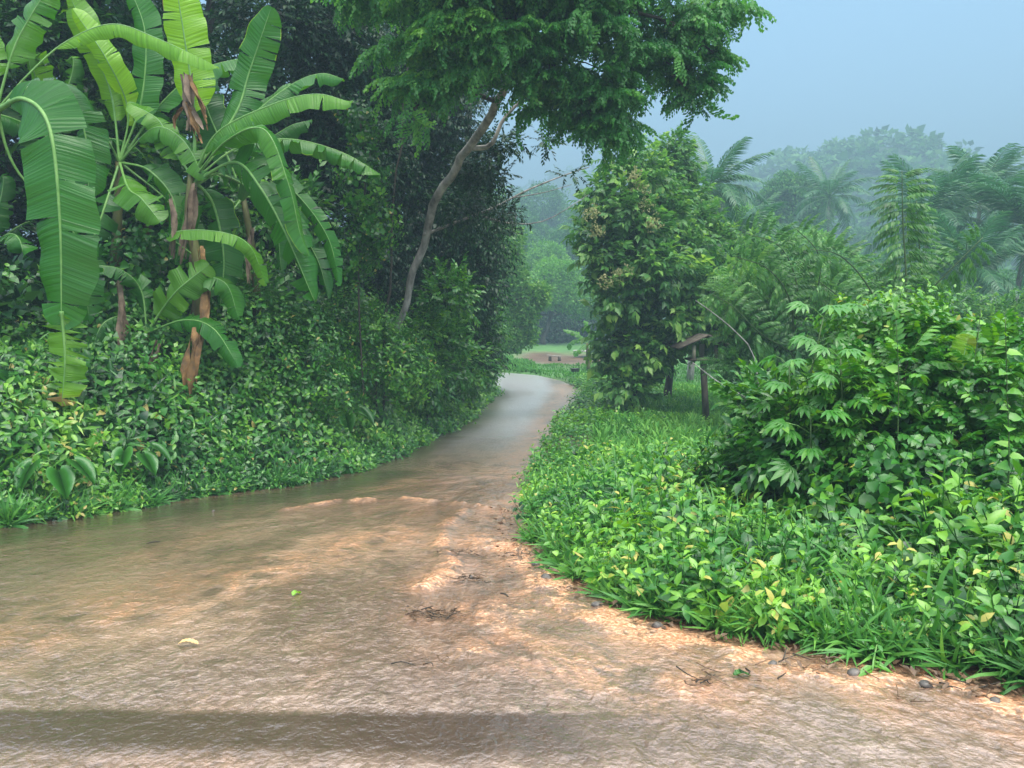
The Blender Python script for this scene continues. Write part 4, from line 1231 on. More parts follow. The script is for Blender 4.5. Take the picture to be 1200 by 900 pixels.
# 3 plant behind, upper left
YD = 13.4
b3 = on(P(130, 480, YD)[0], YD)
p3 = thing('banana_plant', 'banana plant behind, between the hanging leaf and the tallest plant', 'banana plant', b3, 'banana plants on the left bank')
tb = TB(); tube(tb, spline([b3, P(135, 320, YD), P(140, 190, YD)], 12), np.linspace(.12, .06, 12), 9, .5, .1); tb.obj('pseudostem', M_PSEUDO, p3)
for k, (c, wd, nv, ti, to, fo) in enumerate([
        (((140, 190, YD), (130, 110, YD), (105, 50, YD - .2), (80, -10, YD - .3)), .5, FWD, .70, .1, .2),
        (((140, 190, YD), (150, 130, YD), (125, 70, YD - .4), (85, 10, YD - .5)), .42, FWD, .85, .2, .3),
        (((140, 190, YD), (165, 120, YD), (170, 40, YD), (150, -20, YD)), .5, FWD, .45, .2, .2),
        (((140, 190, YD), (190, 120, YD + .3), (240, 80, YD + .4), (300, 65, YD + .4)), .5, UPV, .50, .3, .3),
        (((140, 190, YD), (180, 150, YD - .5), (215, 165, YD - .8), (240, 210, YD - .9)), .42, UPV, .55, .6, .3),
        (((140, 190, YD), (120, 160, YD - .4), (80, 165, YD - .6), (50, 200, YD - .6)), .45, UPV, .5, .5, .3),
        (((140, 190, YD), (150, 220, YD - .8), (165, 232, YD - 1.2), (188, 260, YD - 1.3)), .52, np.array((0, -.8, .6)), .58, .25, .15),
        (((140, 190, YD), (120, 250, YD - .5), (105, 300, YD - .6), (112, 360, YD - .6)), .5, FWD, .34, .7, .25),
        (((140, 190, YD), (200, 240, YD + .3), (235, 300, YD + .3), (245, 370, YD + .3)), .45, FWD, .36, .7, .3),
        (((140, 190, YD), (175, 200, YD - .3), (205, 240, YD - .4), (200, 300, YD - .4)), .48, FWD, .5, .5, .25)]):
    L_(p3, PP(*c), wd, nv, ti, to, fo, 40 + k, .22)
shred(p3, PP((140, 330, YD - 1.4), (144, 380, YD - 1.6), (144, 450, YD - 1.8)), .11, M_DEADGREY, 31, 4)
shred(p3, PP((200, 230, YD - 1.3), (206, 260, YD - 1.4), (203, 300, YD - 1.4)), .07, M_DEADGREY, 35, 4)
shred(p3, PP((95, 180, YD - 1.6), (104, 205, YD - 1.6), (100, 235, YD - 1.6)), .07, M_DEADGREY, 36, 3)
shred(p3, PP((185, 400, YD - 1.8), (178, 425, YD - 1.8), (180, 445, YD - 1.8)), .07, M_DEADGREY, 32, 3)

# 4 low plant in front of the main stem
YE = 12.0
b4 = on(P(165, 470, YE)[0], YE)
p4 = thing('banana_plant', 'short young banana plant with low broad leaves at the foot of the tallest one', 'banana plant', b4, 'banana plants on the left bank')
tb = TB(); tube(tb, spline([b4, P(168, 430, YE), P(172, 390, YE)], 8), np.linspace(.06, .035, 8), 8, .5, .1); tb.obj('pseudostem', M_PSEUDO, p4)
for k, (c, wd, nv, ti, to, fo) in enumerate([
        (((172, 390, YE), (185, 370, YE), (208, 340, YE - .2), (245, 310, YE - .2)), .5, FWD, .62, .15, .15),
        (((172, 390, YE), (215, 375, YE - .2), (250, 385, YE - .4), (280, 430, YE - .5)), .34, np.array((.3, -.8, .5)), .42, .25, .3),
        (((172, 390, YE), (165, 340, YE), (140, 315, YE - .2), (100, 310, YE - .4)), .34, UPV, .42, .4, .4),
        (((172, 390, YE), (215, 330, YE), (262, 330, YE - .2), (280, 375, YE - .2)), .40, UPV, .5, .3, .3),
        (((172, 390, YE), (150, 370, YE), (120, 380, YE - .3), (105, 420, YE - .4)), .34, UPV, .36, .5, .4)]):
    L_(p4, PP(*c), wd, nv, ti, to, fo, 60 + k, .18)

# 5 plant right behind the main one
YF = 14.2
b5 = on(P(300, 450, YF)[0], YF)
p5 = thing('banana_plant', 'shaded banana plant half hidden behind the tallest plant on its right', 'banana plant', b5, 'banana plants on the left bank')
tb = TB(); tube(tb, spline([b5, P(300, 330, YF), P(285, 230, YF)], 10), np.linspace(.11, .05, 10), 9, .5, .1); tb.obj('pseudostem', M_PSEUDO, p5)
for k, (c, wd, nv, ti, to, fo) in enumerate([
        (((285, 230, YF), (300, 180, YF), (335, 150, YF), (365, 140, YF)), .42, UPV, .40, .3, .3),
        (((285, 230, YF), (265, 180, YF), (240, 120, YF), (235, 70, YF)), .6, FWD, .30, .2, .2),
        (((285, 230, YF), (330, 240, YF - .3), (370, 300, YF - .5), (385, 350, YF - .5)), .35, np.array((-.3, -.9, .3)), .33, .7, .3),
        (((285, 230, YF), (260, 270, YF - .5), (262, 330, YF - .6), (275, 390, YF - .6)), .45, FWD, .4, .6, .3)]):
    L_(p5, PP(*c), wd, nv, ti, to, fo, 80 + k, .2)

def banana_crown(px, Y, hubpx, label, n, Lf, wd, seed, t0=.42):
    r_ = np.random.default_rng(seed)
    b = on(P(px, 400, Y)[0], Y); hub = P(hubpx[0], hubpx[1], Y)
    pl_ = thing('banana_plant', label, 'banana plant', b, 'banana plants on the left bank')
    tb = TB(); tube(tb, spline([b, (b + hub) / 2 + (.06, 0, 0), hub], 12), np.linspace(.13, .06, 12), 9, .5, .12); tb.obj('pseudostem', M_PSEUDO, pl_)
    for k in range(n):
        az = k * 2.4 + r_.normal(0, .2); f = (k + .5) / n; el = 1.35 - 1.5 * f
        d = np.array((math.cos(az) * math.cos(el), math.sin(az) * math.cos(el), math.sin(el)))
        l = Lf * r_.uniform(.8, 1.1); dr_ = .25 + .75 * f
        h_ = nrm(np.array((d[0], d[1], 0)) + 1e-3)
        c = [hub, hub + d * l * .35, hub + d * l * .65 + (0, 0, -.12 * dr_ * l), hub + d * l * .85 + (0, 0, -.38 * dr_ * l) - h_ * .05 * l, hub + d * l * .92 + (0, 0, -.75 * dr_ * l) - h_ * .12 * l]
        L_(pl_, c, wd * r_.uniform(.85, 1.1), np.array((-h_[0] * .3, -h_[1] * .3 - .25, 1.)) if el < 1 else FWD, t0 + r_.normal(0, .12), r_.choice([.2, .5, .8]), .3, seed * 3 + k, .14)
    for k in range(3):
        a = r_.uniform(0, 6.28); q = hub + np.array((math.cos(a) * .12, -.2, -.1))
        shred(pl_, [q, q + (math.cos(a) * .12, -.1, -.45), q + (math.cos(a) * .1, -.1, -1.1)], .13, M_DEADGREY if k else M_DEAD, seed + k, 4)
    return pl_
banana_crown(55, 13.6, (62, 165), 'shaded banana plant behind the huge hanging leaf', 11, 1.9, .46, 611)
banana_crown(190, 15.0, (192, 205), 'banana plant in shade between two others, left of the tallest stem', 11, 1.9, .46, 622, .38)
banana_crown(-30, 13.2, (-10, 290), 'low banana plant cut by the left edge of the photo', 8, 1.6, .42, 633)

# small banana in the yard beyond the bend
YG = 48
KW = 1.0
b6 = on(P(690, 430, YG)[0], YG)
p6 = thing('banana_plant', 'small pale banana plant in the muddy yard beyond the bend', 'banana plant', b6)
tb = TB(); tube(tb, spline([b6, P(689, 420, YG), P(688, 402, YG)], 6), np.linspace(.14, .08, 6), 7, .5); tb.obj('pseudostem', M_PSEUDO, p6)
for k, c in enumerate([((688, 402, YG), (680, 394, YG), (670, 388, YG), (660, 386, YG)), ((688, 402, YG), (692, 390, YG), (688, 380, YG), (684, 376, YG)),
                       ((688, 402, YG), (676, 398, YG), (668, 402, YG), (666, 410, YG)), ((688, 402, YG), (698, 390, YG), (706, 386, YG), (714, 390, YG)), ((688, 402, YG), (682, 408, YG - .2), (676, 412, YG - .3), (673, 418, YG - .3))]):
    L_(p6, PP(*c), .5, UPV, .55, .3, .2, 90 + k, .1)

# ------------------------------------------------------------------ ground cover
def scatter(name, label, cat, n, sampler, tpl, mat, scale, dirf, tn=0, tvar=.08, rj=.35, mask=None, clump=.25, tf=1.3):
    x, y = sampler(n)
    dl = Lx(y) - x; dr = x - Rx(y)
    keep = mask(x, y, dl, dr)
    x, y = x[keep], y[keep]
    p = np.stack([x, y, H(x, y)], -1)
    d = dirf(x, y) + rng.normal(0, rj, p.shape)
    sc_ = (scale(x, y) if callable(scale) else scale) * rng.uniform(.65, 1.35, len(x))
    t_ = tn + (noise2(x * tf, y * tf, 14) - .5) * clump + rng.normal(0, tvar, len(x))
    lift = rng.uniform(-.03, .0, len(x))
    p[:, 2] += lift
    return p, frames(nrm(d), rng.normal(0, 1, p.shape)), sc_, t_

def cover(name, label, cat, mat, layers):
    Vs, Ts, ts, off = [], [], [], 0
    for (tpl, p, F, s, t_) in layers:
        V, T, t = bake(tpl, p, F, s, t_)
        Vs.append(V); Ts.append(T + off); ts.append(t); off += len(V)
    return tag(obj(name, np.concatenate(Vs), np.concatenate(Ts), mat, tint=np.concatenate(ts)), label, cat, kind='stuff')

up_ = lambda x, y: np.tile((0, 0, 1.), (len(x), 1))
def bank_dir(x, y): return np.tile((.75, -.55, .8), (len(x), 1))
def verge_dir(x, y): return np.tile((-.15, -.25, 1.), (len(x), 1))

# right verge, near part
def samp_r(y0, y1, w0):
    def f(n):
        y = y0 * (y1 / y0) ** rng.random(n)
        return Rx(y) + rng.uniform(-.05, w0, n) ** 1.0, y
    return f
def hgt_r(x, y):
    dr = x - Rx(y)
    return (.62 + .45 * sst(.1, 1.2, dr) + .75 * (noise2(x * .9, y * .9, 21) - .4)) * .88 * (1 + .3 * sst(1.0, 3.0, dr) * (1 - sst(7.5, 9, y)))
edge = lambda x, y, dl, dr: (dr > -.04 + .42 * noise2(x * 2.6, y * 2.6, 6)) & (np.abs(x) < .75 * y + 1.5)
lay = []
for tpl, n, s, tn in ((TP_SHOOT, 5400, 1.0, .06), (TP_HEART, 2300, .9, .08), (TP_LANCE, 1000, .8, .02), (TP_PINB, 500, 1.1, .0)):
    p, F, sc_, t_ = scatter('', '', '', n, samp_r(3.4, 13, 5.0), tpl, M_COVER, lambda x, y, s=s: s * hgt_r(x, y), verge_dir, tn=tn, mask=edge, clump=.5, tvar=.12)
    lay.append((tpl, p, F, sc_, t_))
cover('verge_plants', 'bright leafy weeds covering the right verge', 'ground cover', M_COVER, lay)
p, F, sc_, t_ = scatter('', '', '', 1500, samp_r(3.4, 14, 3.5), TP_GRASS, M_GRASS, lambda x, y: .55 + .5 * sst(0, 1, x - Rx(y)), verge_dir, tn=.02, mask=edge)
p2_, F2, s2, t2 = scatter('', '', '', 1300, samp_r(3.4, 9, .8), TP_GRASS, M_GRASS, .6, lambda x, y: np.tile((-.5, -.6, .9), (len(x), 1)), tn=.0, mask=edge)
cover('verge_grass', 'long grass blades among the weeds on the right verge', 'grass', M_GRASS, [(TP_GRASS, p, F, sc_, t_), (TP_GRASS, p2_, F2, s2, t2)])
# right verge, farther part and grassy slope
def samp_far(n):
    y = rng.uniform(12, 43, n)
    return Rx(y) + rng.uniform(-.05, 14, n), y
lay = []
for tpl, n, s in ((TP_FARSHOOT, 9500, .85),):
    p, F, sc_, t_ = scatter('', '', '', n, samp_far, tpl, M_COVER, lambda x, y, s=s: s * (.7 + .5 * noise2(x * .6, y * .6, 15)) * (1 + .25 * sst(12, 30, y)) * (1 - .45 * sst(3, 6, x - Rx(y))), up_, tn=.05, mask=lambda x, y, dl, dr: (dr > .05) & (y < 36 + 0 * x) )
    lay.append((tpl, p, F, sc_, t_))
cover('slope_plants', 'low leafy growth down the slope right of the road', 'ground cover', M_COVER, lay)
n = 5200
y = rng.uniform(11, 36, n); x = Rx(y) + rng.uniform(1.2, 13, n)
p = np.stack([x, y, H(x, y)], -1)
cover('slope_grass', 'soft light green grass on the slope round the wooden post', 'grass', M_LANE, [([T_grass(10, .4, .02) for _ in range(4)], p, frames(up_(x, y) + rng.normal(0, .25, (n, 3)), rng.normal(0, 1, (n, 3))), rng.uniform(.7, 1.5, n), rng.normal(.05, .1, n) + (noise2(x * .7, y * .7, 3) - .5) * .3)])
# light grass beyond the bend
n = 9000
y = rng.uniform(36, 62, n); x = rng.uniform(-7, 12, n)
p = np.stack([x, y, H(x, y)], -1)
kk = (x > Rx(y) + .15) & ~(((x - 3.6) / 3.6) ** 2 + ((y - 60) / 6.5) ** 2 < 1)
p = p[kk]; m = len(p)
F = frames(up_(p[:, 0], 0) + rng.normal(0, .2, (m, 3)), rng.normal(0, 1, (m, 3)))
sc_ = rng.uniform(.35, .8, m) * np.where(p[:, 0] < 1.5, 1.6, .8)
cover('meadow_grass', 'bright short grass beyond the bend of the road', 'grass', M_LANE, [([T_grass(9, .35, .03) for _ in range(4)], p, F, sc_, rng.normal(.02, .08, m) + (noise2(p[:, 0], p[:, 1], 3) - .5) * .2)])

# left bank
def samp_l(y0, y1, w0, w1=0):
    def f(n):
        y = y0 * (y1 / y0) ** rng.random(n)
        return Lx(y) - rng.uniform(w1, w0, n), y
    return f
def bscale(x, y):
    dl = Lx(y) - x
    return (.7 + .5 * sst(.1, 1.2, dl) + .5 * (noise2(x * .7, y * .7, 25) - .4)) * (1 + .3 * sst(12, 30, y))
lm = lambda x, y, dl, dr: (dl > .05 + .3 * noise2(x * 2.5, y * 2.5, 16)) & (x > -.78 * y - 2)
lay = []
for tpl, n, s, tn in ((TP_HEART, 4300, .85, -.02), (TP_SHOOT, 5200, .9, -.0), (TP_LANCE, 900, .8, -.04)):
    p, F, sc_, t_ = scatter('', '', '', n, samp_l(6.0, 16, 5.0), tpl, M_BANK, lambda x, y, s=s: s * bscale(x, y), bank_dir, tn=tn, mask=lm, clump=.45, tvar=.12)
    lay.append((tpl, p, F, sc_, t_))
p, F, sc_, t_ = scatter('', '', '', 9500, samp_l(13, 36, 5.0), TP_FARSHOOT, M_BANK, lambda x, y: .95 * bscale(x, y), bank_dir, tn=-.02, mask=lm)
lay.append((TP_FARSHOOT, p, F, sc_, t_))
# higher thicket on the bank between the bananas and the bend
n = 9000
y = rng.uniform(11, 33, n); dl = rng.uniform(.6, 4.5, n); x = Lx(y) - dl
hh = (1.9 + .035 * (y - 11)) * sst(.3, 2.2, dl) * (.55 + .9 * noise2(x * .55, y * .35, 71)) * sst(10, 14, y)
p = np.stack([x, y, H(x, y) + hh * rng.random(n) ** .55], -1)
F = frames(nrm(np.tile((.7, -.5, .45), (n, 1)) + rng.normal(0, .5, (n, 3))), rng.normal(0, 1, (n, 3)))
lay.append((TP_FARSHOOT, p, F, rng.uniform(.6, 1.1, n), rng.normal(0, .08, n) + (noise2(x * .8, y * .8, 14) - .5) * .3 - .02))
cover('bank_plants', 'dense leafy weeds and creepers covering the left bank', 'ground cover', M_BANK, lay)
p, F, sc_, t_ = scatter('', '', '', 1800, samp_l(7, 20, 1.0), TP_GRASS, M_GRASS, .8, lambda x, y: np.tile((.7, -.5, .7), (len(x), 1)), tn=-.12, mask=lm)
cover('bank_grass', 'grass tufts hanging over the left edge of the road', 'grass', M_GRASS, [(TP_GRASS, p, F, sc_, t_)])

# forest floor growth, left (closing the dark gaps)
n = 5000
y = rng.uniform(9, 36, n); x = Lx(y) - rng.uniform(4, 16, n)
p = np.stack([x, y, H(x, y) + rng.uniform(0, 1.3, n)], -1)
F = frames(nrm(up_(x, y) + rng.normal(0, .5, (n, 3))), rng.normal(0, 1, (n, 3)))
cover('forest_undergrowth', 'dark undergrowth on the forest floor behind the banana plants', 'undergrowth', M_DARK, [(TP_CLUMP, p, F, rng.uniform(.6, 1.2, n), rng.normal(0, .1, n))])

# ------------------------------------------------------------------ near shrubs on the right
def palmate_mesh(seed, nl=7, L=.20):
    r_ = np.random.default_rng(seed); tb = TB()
    for k in range(nl):
        a = (k - (nl - 1) / 2) * (2.2 / (nl - 1) * 1.15)
        l = L * (1 - .30 * abs(a) / 1.3) * r_.uniform(.92, 1.05)
        V, T = leaf8(l, l * .30, fold=.35, droop=.35)
        put(tb, (V, T), (0, 0, 0), (math.sin(a), math.cos(a), .05), (0, 0, 1), .5 + r_.normal(0, .03))
    V, T, t = tb.get()
    return mesh('leaf', V, T, M_COVER, tint=t)
PALM5 = [palmate_mesh(k) for k in range(4)]
from mathutils import Matrix
def place_mesh(name, me, parent, pos, d, up, s):
    o = bpy.data.objects.new(name, me); link(o, parent)
    F = frames(np.asarray(d, float), np.asarray(up, float))
    Mx = Matrix([list(F[0]), list(F[1]), list(F[2])]).to_4x4()
    o.matrix_local = Matrix.Translation(Vector(np.asarray(pos) - np.array(parent.location))) @ Mx @ Matrix.Scale(s, 4)
    return o

GC = 'cassava plants in the near thicket'
for (px, py, Y, lab, nl) in ((965, 372, 7.2, 'tallest cassava plant with a palmate leaf crowning the near thicket', 18), (925, 430, 7.0, 'cassava plant at the left shoulder of the near thicket', 16),
                             (985, 420, 6.8, 'cassava plant with bluish open palmate leaves in the middle of the thicket', 18), (1015, 370, 7.3, 'cassava plant with a bright young leaf right of the tallest one', 14),
                             (950, 490, 6.7, 'low cassava plant at the left foot of the near thicket', 12)):
    top = P(px, py, Y); b = on(top[0] + rng.normal(0, .1), Y)
    r_ = thing('cassava_plant', lab, 'cassava plant', b, GC)
    tb = TB(); pts = spline([b, (b + top) / 2 + rng.normal(0, .06, 3), top], 10); tube(tb, pts, np.linspace(.016, .006, 10), 6, .5); tb.obj('stem', M_STEM, r_)
    for k in range(nl):
        f = (k + .5) / nl
        q = pts[int(np.clip(4 + f * 5.9, 0, 9))]
        az = k * 2.4; el = .9 * (f - .35)
        d = np.array((math.cos(az) * math.cos(el), math.sin(az) * math.cos(el) - .2, math.sin(el)))
        pe = q + d * rng.uniform(.14, .26)
        stb = TB(); stemstrip(stb, [q, (q + pe) / 2 + (0, 0, .02), pe], .003, .5); stb.obj('petiole', M_RIB, r_)
        d2 = nrm(d * np.array((1, 1, .3)) + (0, -.2, -.35))
        place_mesh('leaf', PALM5[k % 4], r_, pe, d2, np.array((0, -.45, .9)) + rng.normal(0, .15, 3), rng.uniform(.75, 1.2))

GS = 'leafy shrubs in the near thicket'
def near_shrub(label, px, py, Y, blobs, n, tpl, mat=M_COVER, **kw):
    c = blobs[0]
    b = on(c[0], Y)
    return make_tree('shrub', label, 'shrub', [b, b + (0, 0, .4), np.array(c[:3])], .03, blobs, n, tpl, mat, group=GS, nsub=6, **kw)
near_shrub('shrub of paired oval leaves in the centre of the near thicket', 1060, 450, 6.9, [BL(1060, 440, 6.9, 55, .7), BL(1040, 500, 6.7, 50, .7), BL(1090, 400, 7.1, 40, .6), BL(1000, 460, 6.9, 45, .7)], 560, TP_PINB, droop=.1, outw=.9, scale=.75, shell=.5)
near_shrub('shrub of paired oval leaves at the right edge of the near thicket', 1160, 450, 6.6, [BL(1160, 450, 6.6, 60, .8), BL(1130, 520, 6.4, 55, .7), BL(1200, 420, 6.8, 50, .8), BL(1210, 520, 6.3, 60, .8)], 620, TP_PINB, droop=.1, outw=.9, scale=.75, shell=.5)
near_shrub('dark twiggy shrub filling the lower left of the near thicket', 950, 520, 7.2, [BL(950, 500, 7.3, 60, .7), BL(920, 540, 7.2, 50, .7), BL(990, 540, 7.0, 60, .7), BL(900, 480, 7.8, 40, .7)], 620, TP_TWIGN, mat=M_BANK, droop=.1, outw=.9, scale=.9, shell=.4)
near_shrub('creeper smothered shrub at the base of the near thicket', 1080, 580, 6.2, [BL(1080, 580, 6.2, 70, .6), BL(1010, 600, 6.3, 60, .6), BL(1160, 590, 6.0, 70, .6)], 520, TP_HEART, droop=-.2, outw=.9, scale=.75, shell=.4)
near_shrub('bright topped shrub between the cassava and the big upright leaf', 1080, 400, 7.3, [BL(1050, 385, 7.3, 35, .6), BL(1090, 395, 7.3, 35, .6), BL(1010, 395, 7.4, 40, .6)], 260, TP_SHOOT, droop=-.3, outw=.9, scale=.7, shell=.4)

near_shrub('leafy weeds heaped up before the thicket near the lower right', 1120, 620, 5.6, [BL(1120, 650, 5.5, 55, .7), BL(1190, 640, 5.2, 60, .8), BL(1040, 650, 5.8, 45, .6)], 420, TP_SHOOT, droop=-.3, outw=.8, scale=.65, shell=.4, tvar=.16)
near_shrub('low weedy bush joining the thicket to the grassy slope on its left', 890, 540, 8.2, [BL(890, 540, 8.2, 40, .7), BL(860, 580, 7.8, 38, .6), BL(930, 590, 7.2, 45, .6)], 420, TP_SHOOT, mat=M_BANK, droop=-.3, outw=.8, scale=.8, shell=.4, tvar=.16)

# big upright paddle leaf
Yp = 6.6
bp = on(P(1128, 600, Yp)[0], Yp)
pr = thing('broadleaf_seedling', 'young plant holding up one big bright paddle leaf above the thicket', 'plant', bp)
tb = TB(); tube(tb, spline([bp, P(1126, 500, Yp), P(1128, 432, Yp)], 8), np.linspace(.014, .007, 8), 6, .5); tb.obj('stem', M_STEM, pr)
def plain_leaf(root, ctrl, width, normal, tint, seed): return banana_leaf(root, ctrl, width, normal, tint, 0.0, .25, seed, .05, sag=.1)
plain_leaf(pr, PP((1128, 432, Yp), (1130, 415, Yp), (1136, 392, Yp)), .22, FWD, .88, 201)
plain_leaf(pr, PP((1128, 432, Yp), (1112, 426, Yp - .1), (1092, 425, Yp - .15)), .13, UPV, .55, 202)
plain_leaf(pr, PP((1128, 440, Yp), (1150, 430, Yp - .1), (1170, 440, Yp - .2)), .14, UPV, .6, 203)
# climbing vine shoots at the right edge
for (a, lab, nlf) in (([(1168, 700, 5.6), (1182, 560, 5.5), (1180, 450, 5.5), (1178, 372, 5.5)], 'tall vine shoot with pale yellow leaves at the right edge', 16),
                      ([(1100, 640, 6.2), (1112, 520, 6.3), (1140, 430, 6.4), (1150, 360, 6.5)], 'thin curling vine shoot left of the pale yellow one', 12),
                      ([(1050, 640, 6.4), (1052, 520, 6.3), (1053, 440, 6.3), (1050, 375, 6.3)], 'upright dark stem in the middle of the near thicket', 8),
                      ([(640, 0, 0)], '', 0)):
    if not nlf: continue
    q = [P(*v) for v in a]; q[0][2] = float(H(q[0][0], q[0][1]))
    r_ = thing('vine_shoot', lab, 'vine', q[0])
    pts = spline(q, 30)
    tb = TB(); tube(tb, pts, np.linspace(.007, .003, 30), 5, .5); tb.obj('stem', M_STEM, r_)
    V8, T8 = leaf8(.085, .07, .3, .3, True)
    tb = TB()
    for k in range(nlf):
        i = int(8 + 21 * k / nlf); az = k * 2.4
        d = np.array((math.cos(az), -.4 + .6 * math.sin(az), .15))
        put(tb, (V8 * rng.uniform(.7, 1.3), T8), pts[i], d, np.array((0, -.6, .7)) + rng.normal(0, .25, 3), .66 + rng.normal(0, .08))
    tb.obj('foliage', M_COVER, r_)

# shrubs and creepers on the left bank, round the bananas and the leaning trunk
GL = 'leafy shrubs on the left bank'
def bank_shrub(label, px, Y, blobs, n, tpl, mat=M_BANK, **kw):
    b = on(P(px, 400, Y)[0], Y)
    return make_tree('bank_shrub', label, 'shrub', [b, b + (0, 0, .4), np.array(blobs[0][:3])], .03, blobs, n, tpl, mat, group=GL, nsub=4, **kw)
bank_shrub('creeper covered shrub between the huge hanging leaf and the short young banana plant', 120, 12.6, [BL(120, 400, 12.6, 50, .8), BL(150, 330, 13, 40, .8), BL(90, 440, 12, 45, .6), BL(190, 300, 13.3, 35, .7)], 420, TP_HEART, scale=1.0, tvar=.14, shell=.3)
bank_shrub('dark shrub with long leaves directly right of the short young banana plant', 270, 13.6, [BL(270, 420, 13.6, 45, .8), BL(300, 360, 14, 40, .8), BL(250, 340, 14, 30, .9)], 420, TP_TWIGN, scale=1.2, tvar=.14, shell=.3)
bank_shrub('light green bush on the bank below the drooping torn banana leaves', 350, 14.4, [BL(350, 420, 14.4, 55, .8), BL(380, 460, 13.6, 45, .6), BL(310, 440, 13.6, 40, .7)], 520, TP_SHOOT, scale=1.0, tvar=.13, shell=.4)
bank_shrub('leafy bush at the foot of the leaning pale trunk', 440, 16.6, [BL(440, 410, 16.6, 45, .9), BL(470, 440, 16.2, 40, .8), BL(410, 380, 17, 40, .8)], 620, TP_SHOOT, scale=1.0, tvar=.13, shell=.4)
bank_shrub('tall bush hung with creepers just right of the leaning pale trunk', 500, 19.5, [BL(505, 400, 19.5, 40, 1.0), BL(525, 350, 19.8, 32, 1.1), BL(500, 440, 19, 36, .8), BL(540, 430, 21, 30, 1.0)], 800, TP_TWIGN, scale=1.1, tvar=.13, shell=.4, droop=.4)
bank_shrub('creeper bush near the right end of the left bank', 550, 25.5, [BL(555, 420, 25.5, 26, 1.0), BL(565, 380, 26, 22, 1.2), BL(540, 450, 25, 22, .8)], 600, TP_TWIGN, scale=1.2, tvar=.13, shell=.4, droop=.4)
bank_shrub('shaded shrub under the huge hanging leaf at the left edge', 20, 11.5, [BL(20, 420, 11.5, 50, .7), BL(-20, 360, 12, 50, .8), BL(60, 450, 11.3, 40, .6)], 360, TP_HEART, scale=1.0, tvar=.12, shell=.3)
bank_shrub('tangle of climbing leaves between the banana crowns at the upper left', 120, 14.6, [BL(70, 150, 14.6, 50, .8), BL(150, 180, 14.8, 50, .8), BL(190, 250, 14.8, 45, .8), BL(110, 260, 14.8, 50, .8), BL(60, 60, 14.8, 50, .8), BL(330, 250, 15.2, 40, .9)], 900, TP_TWIGN, scale=1.4, tvar=.16, shell=.3)

# taro like plants on the left bank
def taro_leaf(L, W):
    out_ = [(0, 0), (.16, -.22), (.34, -.20), (.46, .0), (.50, .22), (.42, .48), (.25, .75), (0, 1)]
    V = [(0, .05 * L, 0), (0, .35 * L, -.01), (0, .7 * L, -.02)]
    for sd in (-1, 1):
        for (a_, b_) in out_[1:-1]: V.append((sd * a_ * W, b_ * L, .16 * a_ * W))
    V.append((0, L, -.05 * L)); V = np.array(V, float)
    V[:, 2] -= .35 * L * np.clip(V[:, 1] / L, 0, 1) ** 2
    T = []
    for o_ in (3, 9):
        f = [(0, o_, o_ + 1), (0, o_ + 1, o_ + 2), (0, o_ + 2, o_ + 3), (0, o_ + 3, 1), (1, o_ + 3, o_ + 4), (1, o_ + 4, 2), (2, o_ + 4, o_ + 5), (2, o_ + 5, 15)]
        T += f
    return V, T
def taro(label, px, Y, off, n, s_):
    b = on(float(Lx(Y)) - off, Y)
    r_ = thing('taro_plant', label, 'taro plant', b, 'taro plants on the left bank')
    for k in range(n):
        az = -1.0 + (k - (n - 1) / 2) * .9 + rng.normal(0, .2)
        d = np.array((math.cos(az), math.sin(az) * .7, 0))
        tip = b + d * .34 * s_ + (0, 0, (.50 + .22 * rng.random()) * s_)
        tb = TB(); stemstrip(tb, [b, b + d * .1 * s_ + (0, 0, .3 * s_), tip], .007, .5); tb.obj('petiole', M_RIB, r_)
        tb = TB(); put(tb, taro_leaf(.34 * s_, .30 * s_), tip, d + (0, 0, -.55), d * .6 + (0, 0, .8), .40 + rng.normal(0, .05)); tb.obj('leaf', M_BANK, r_)
taro('taro plant with big arrow leaves low at the left edge of the road', 62, 8.9, .5, 5, 1.0)
taro('taro plant with drooping leaves below the banana plants', 235, 10.0, .7, 4, .9)
taro('taro plant near the right end of the left bank', 450, 14.5, .9, 6, 1.2)

# ------------------------------------------------------------------ wooden post with a little roofed box
Yq = 22.5
pb = on(P(829, 488, Yq)[0], Yq, -.1)
M_WOOD = mat_noise('old_wood', (.035, .030, .022), (.12, .10, .075), rough=.8, scale=6, stretch=(1, 1, .3), bump=.6)
M_PALE = mat_noise('pale_board', (.32, .30, .22), (.5, .46, .34), rough=.7, scale=6, bump=.3)
wr = thing('shelter_post', 'dark wooden post carrying a small ragged roofed box above the grassy slope', 'post', pb)
tb = TB(); tube(tb, [pb, P(826, 460, Yq), P(824, 418, Yq)], [.11, .10, .10], 7, .5, .1); tb.obj('post', M_WOOD, wr)
def box(tb, c, sx, sy, sz, rot=0, tilt=0):
    V = np.array([(a, b, d) for a in (-1, 1) for b in (-1, 1) for d in (-1, 1)], float) * (sx / 2, sy / 2, sz / 2)
    ct, st_ = math.cos(tilt), math.sin(tilt)
    V = V @ np.array([[ct, 0, st_], [0, 1, 0], [-st_, 0, ct]]).T
    cr, sr = math.cos(rot), math.sin(rot)
    V = V @ np.array([[cr, -sr, 0], [sr, cr, 0], [0, 0, 1]]).T + c
    T = [(0, 1, 3), (0, 3, 2), (4, 6, 7), (4, 7, 5), (0, 4, 5), (0, 5, 1), (2, 3, 7), (2, 7, 6), (0, 2, 6), (0, 6, 4), (1, 5, 7), (1, 7, 3)]
    tb.add(V, T, .5)
for dx, tilt in ((-.42, -.42), (.42, .42)):
    tb = TB(); box(tb, P(824, 403, Yq) + (dx, 0, .08 - .0), .95, .9, .05, .1, tilt); tb.obj('roof_board', M_WOOD, wr, smooth=False)
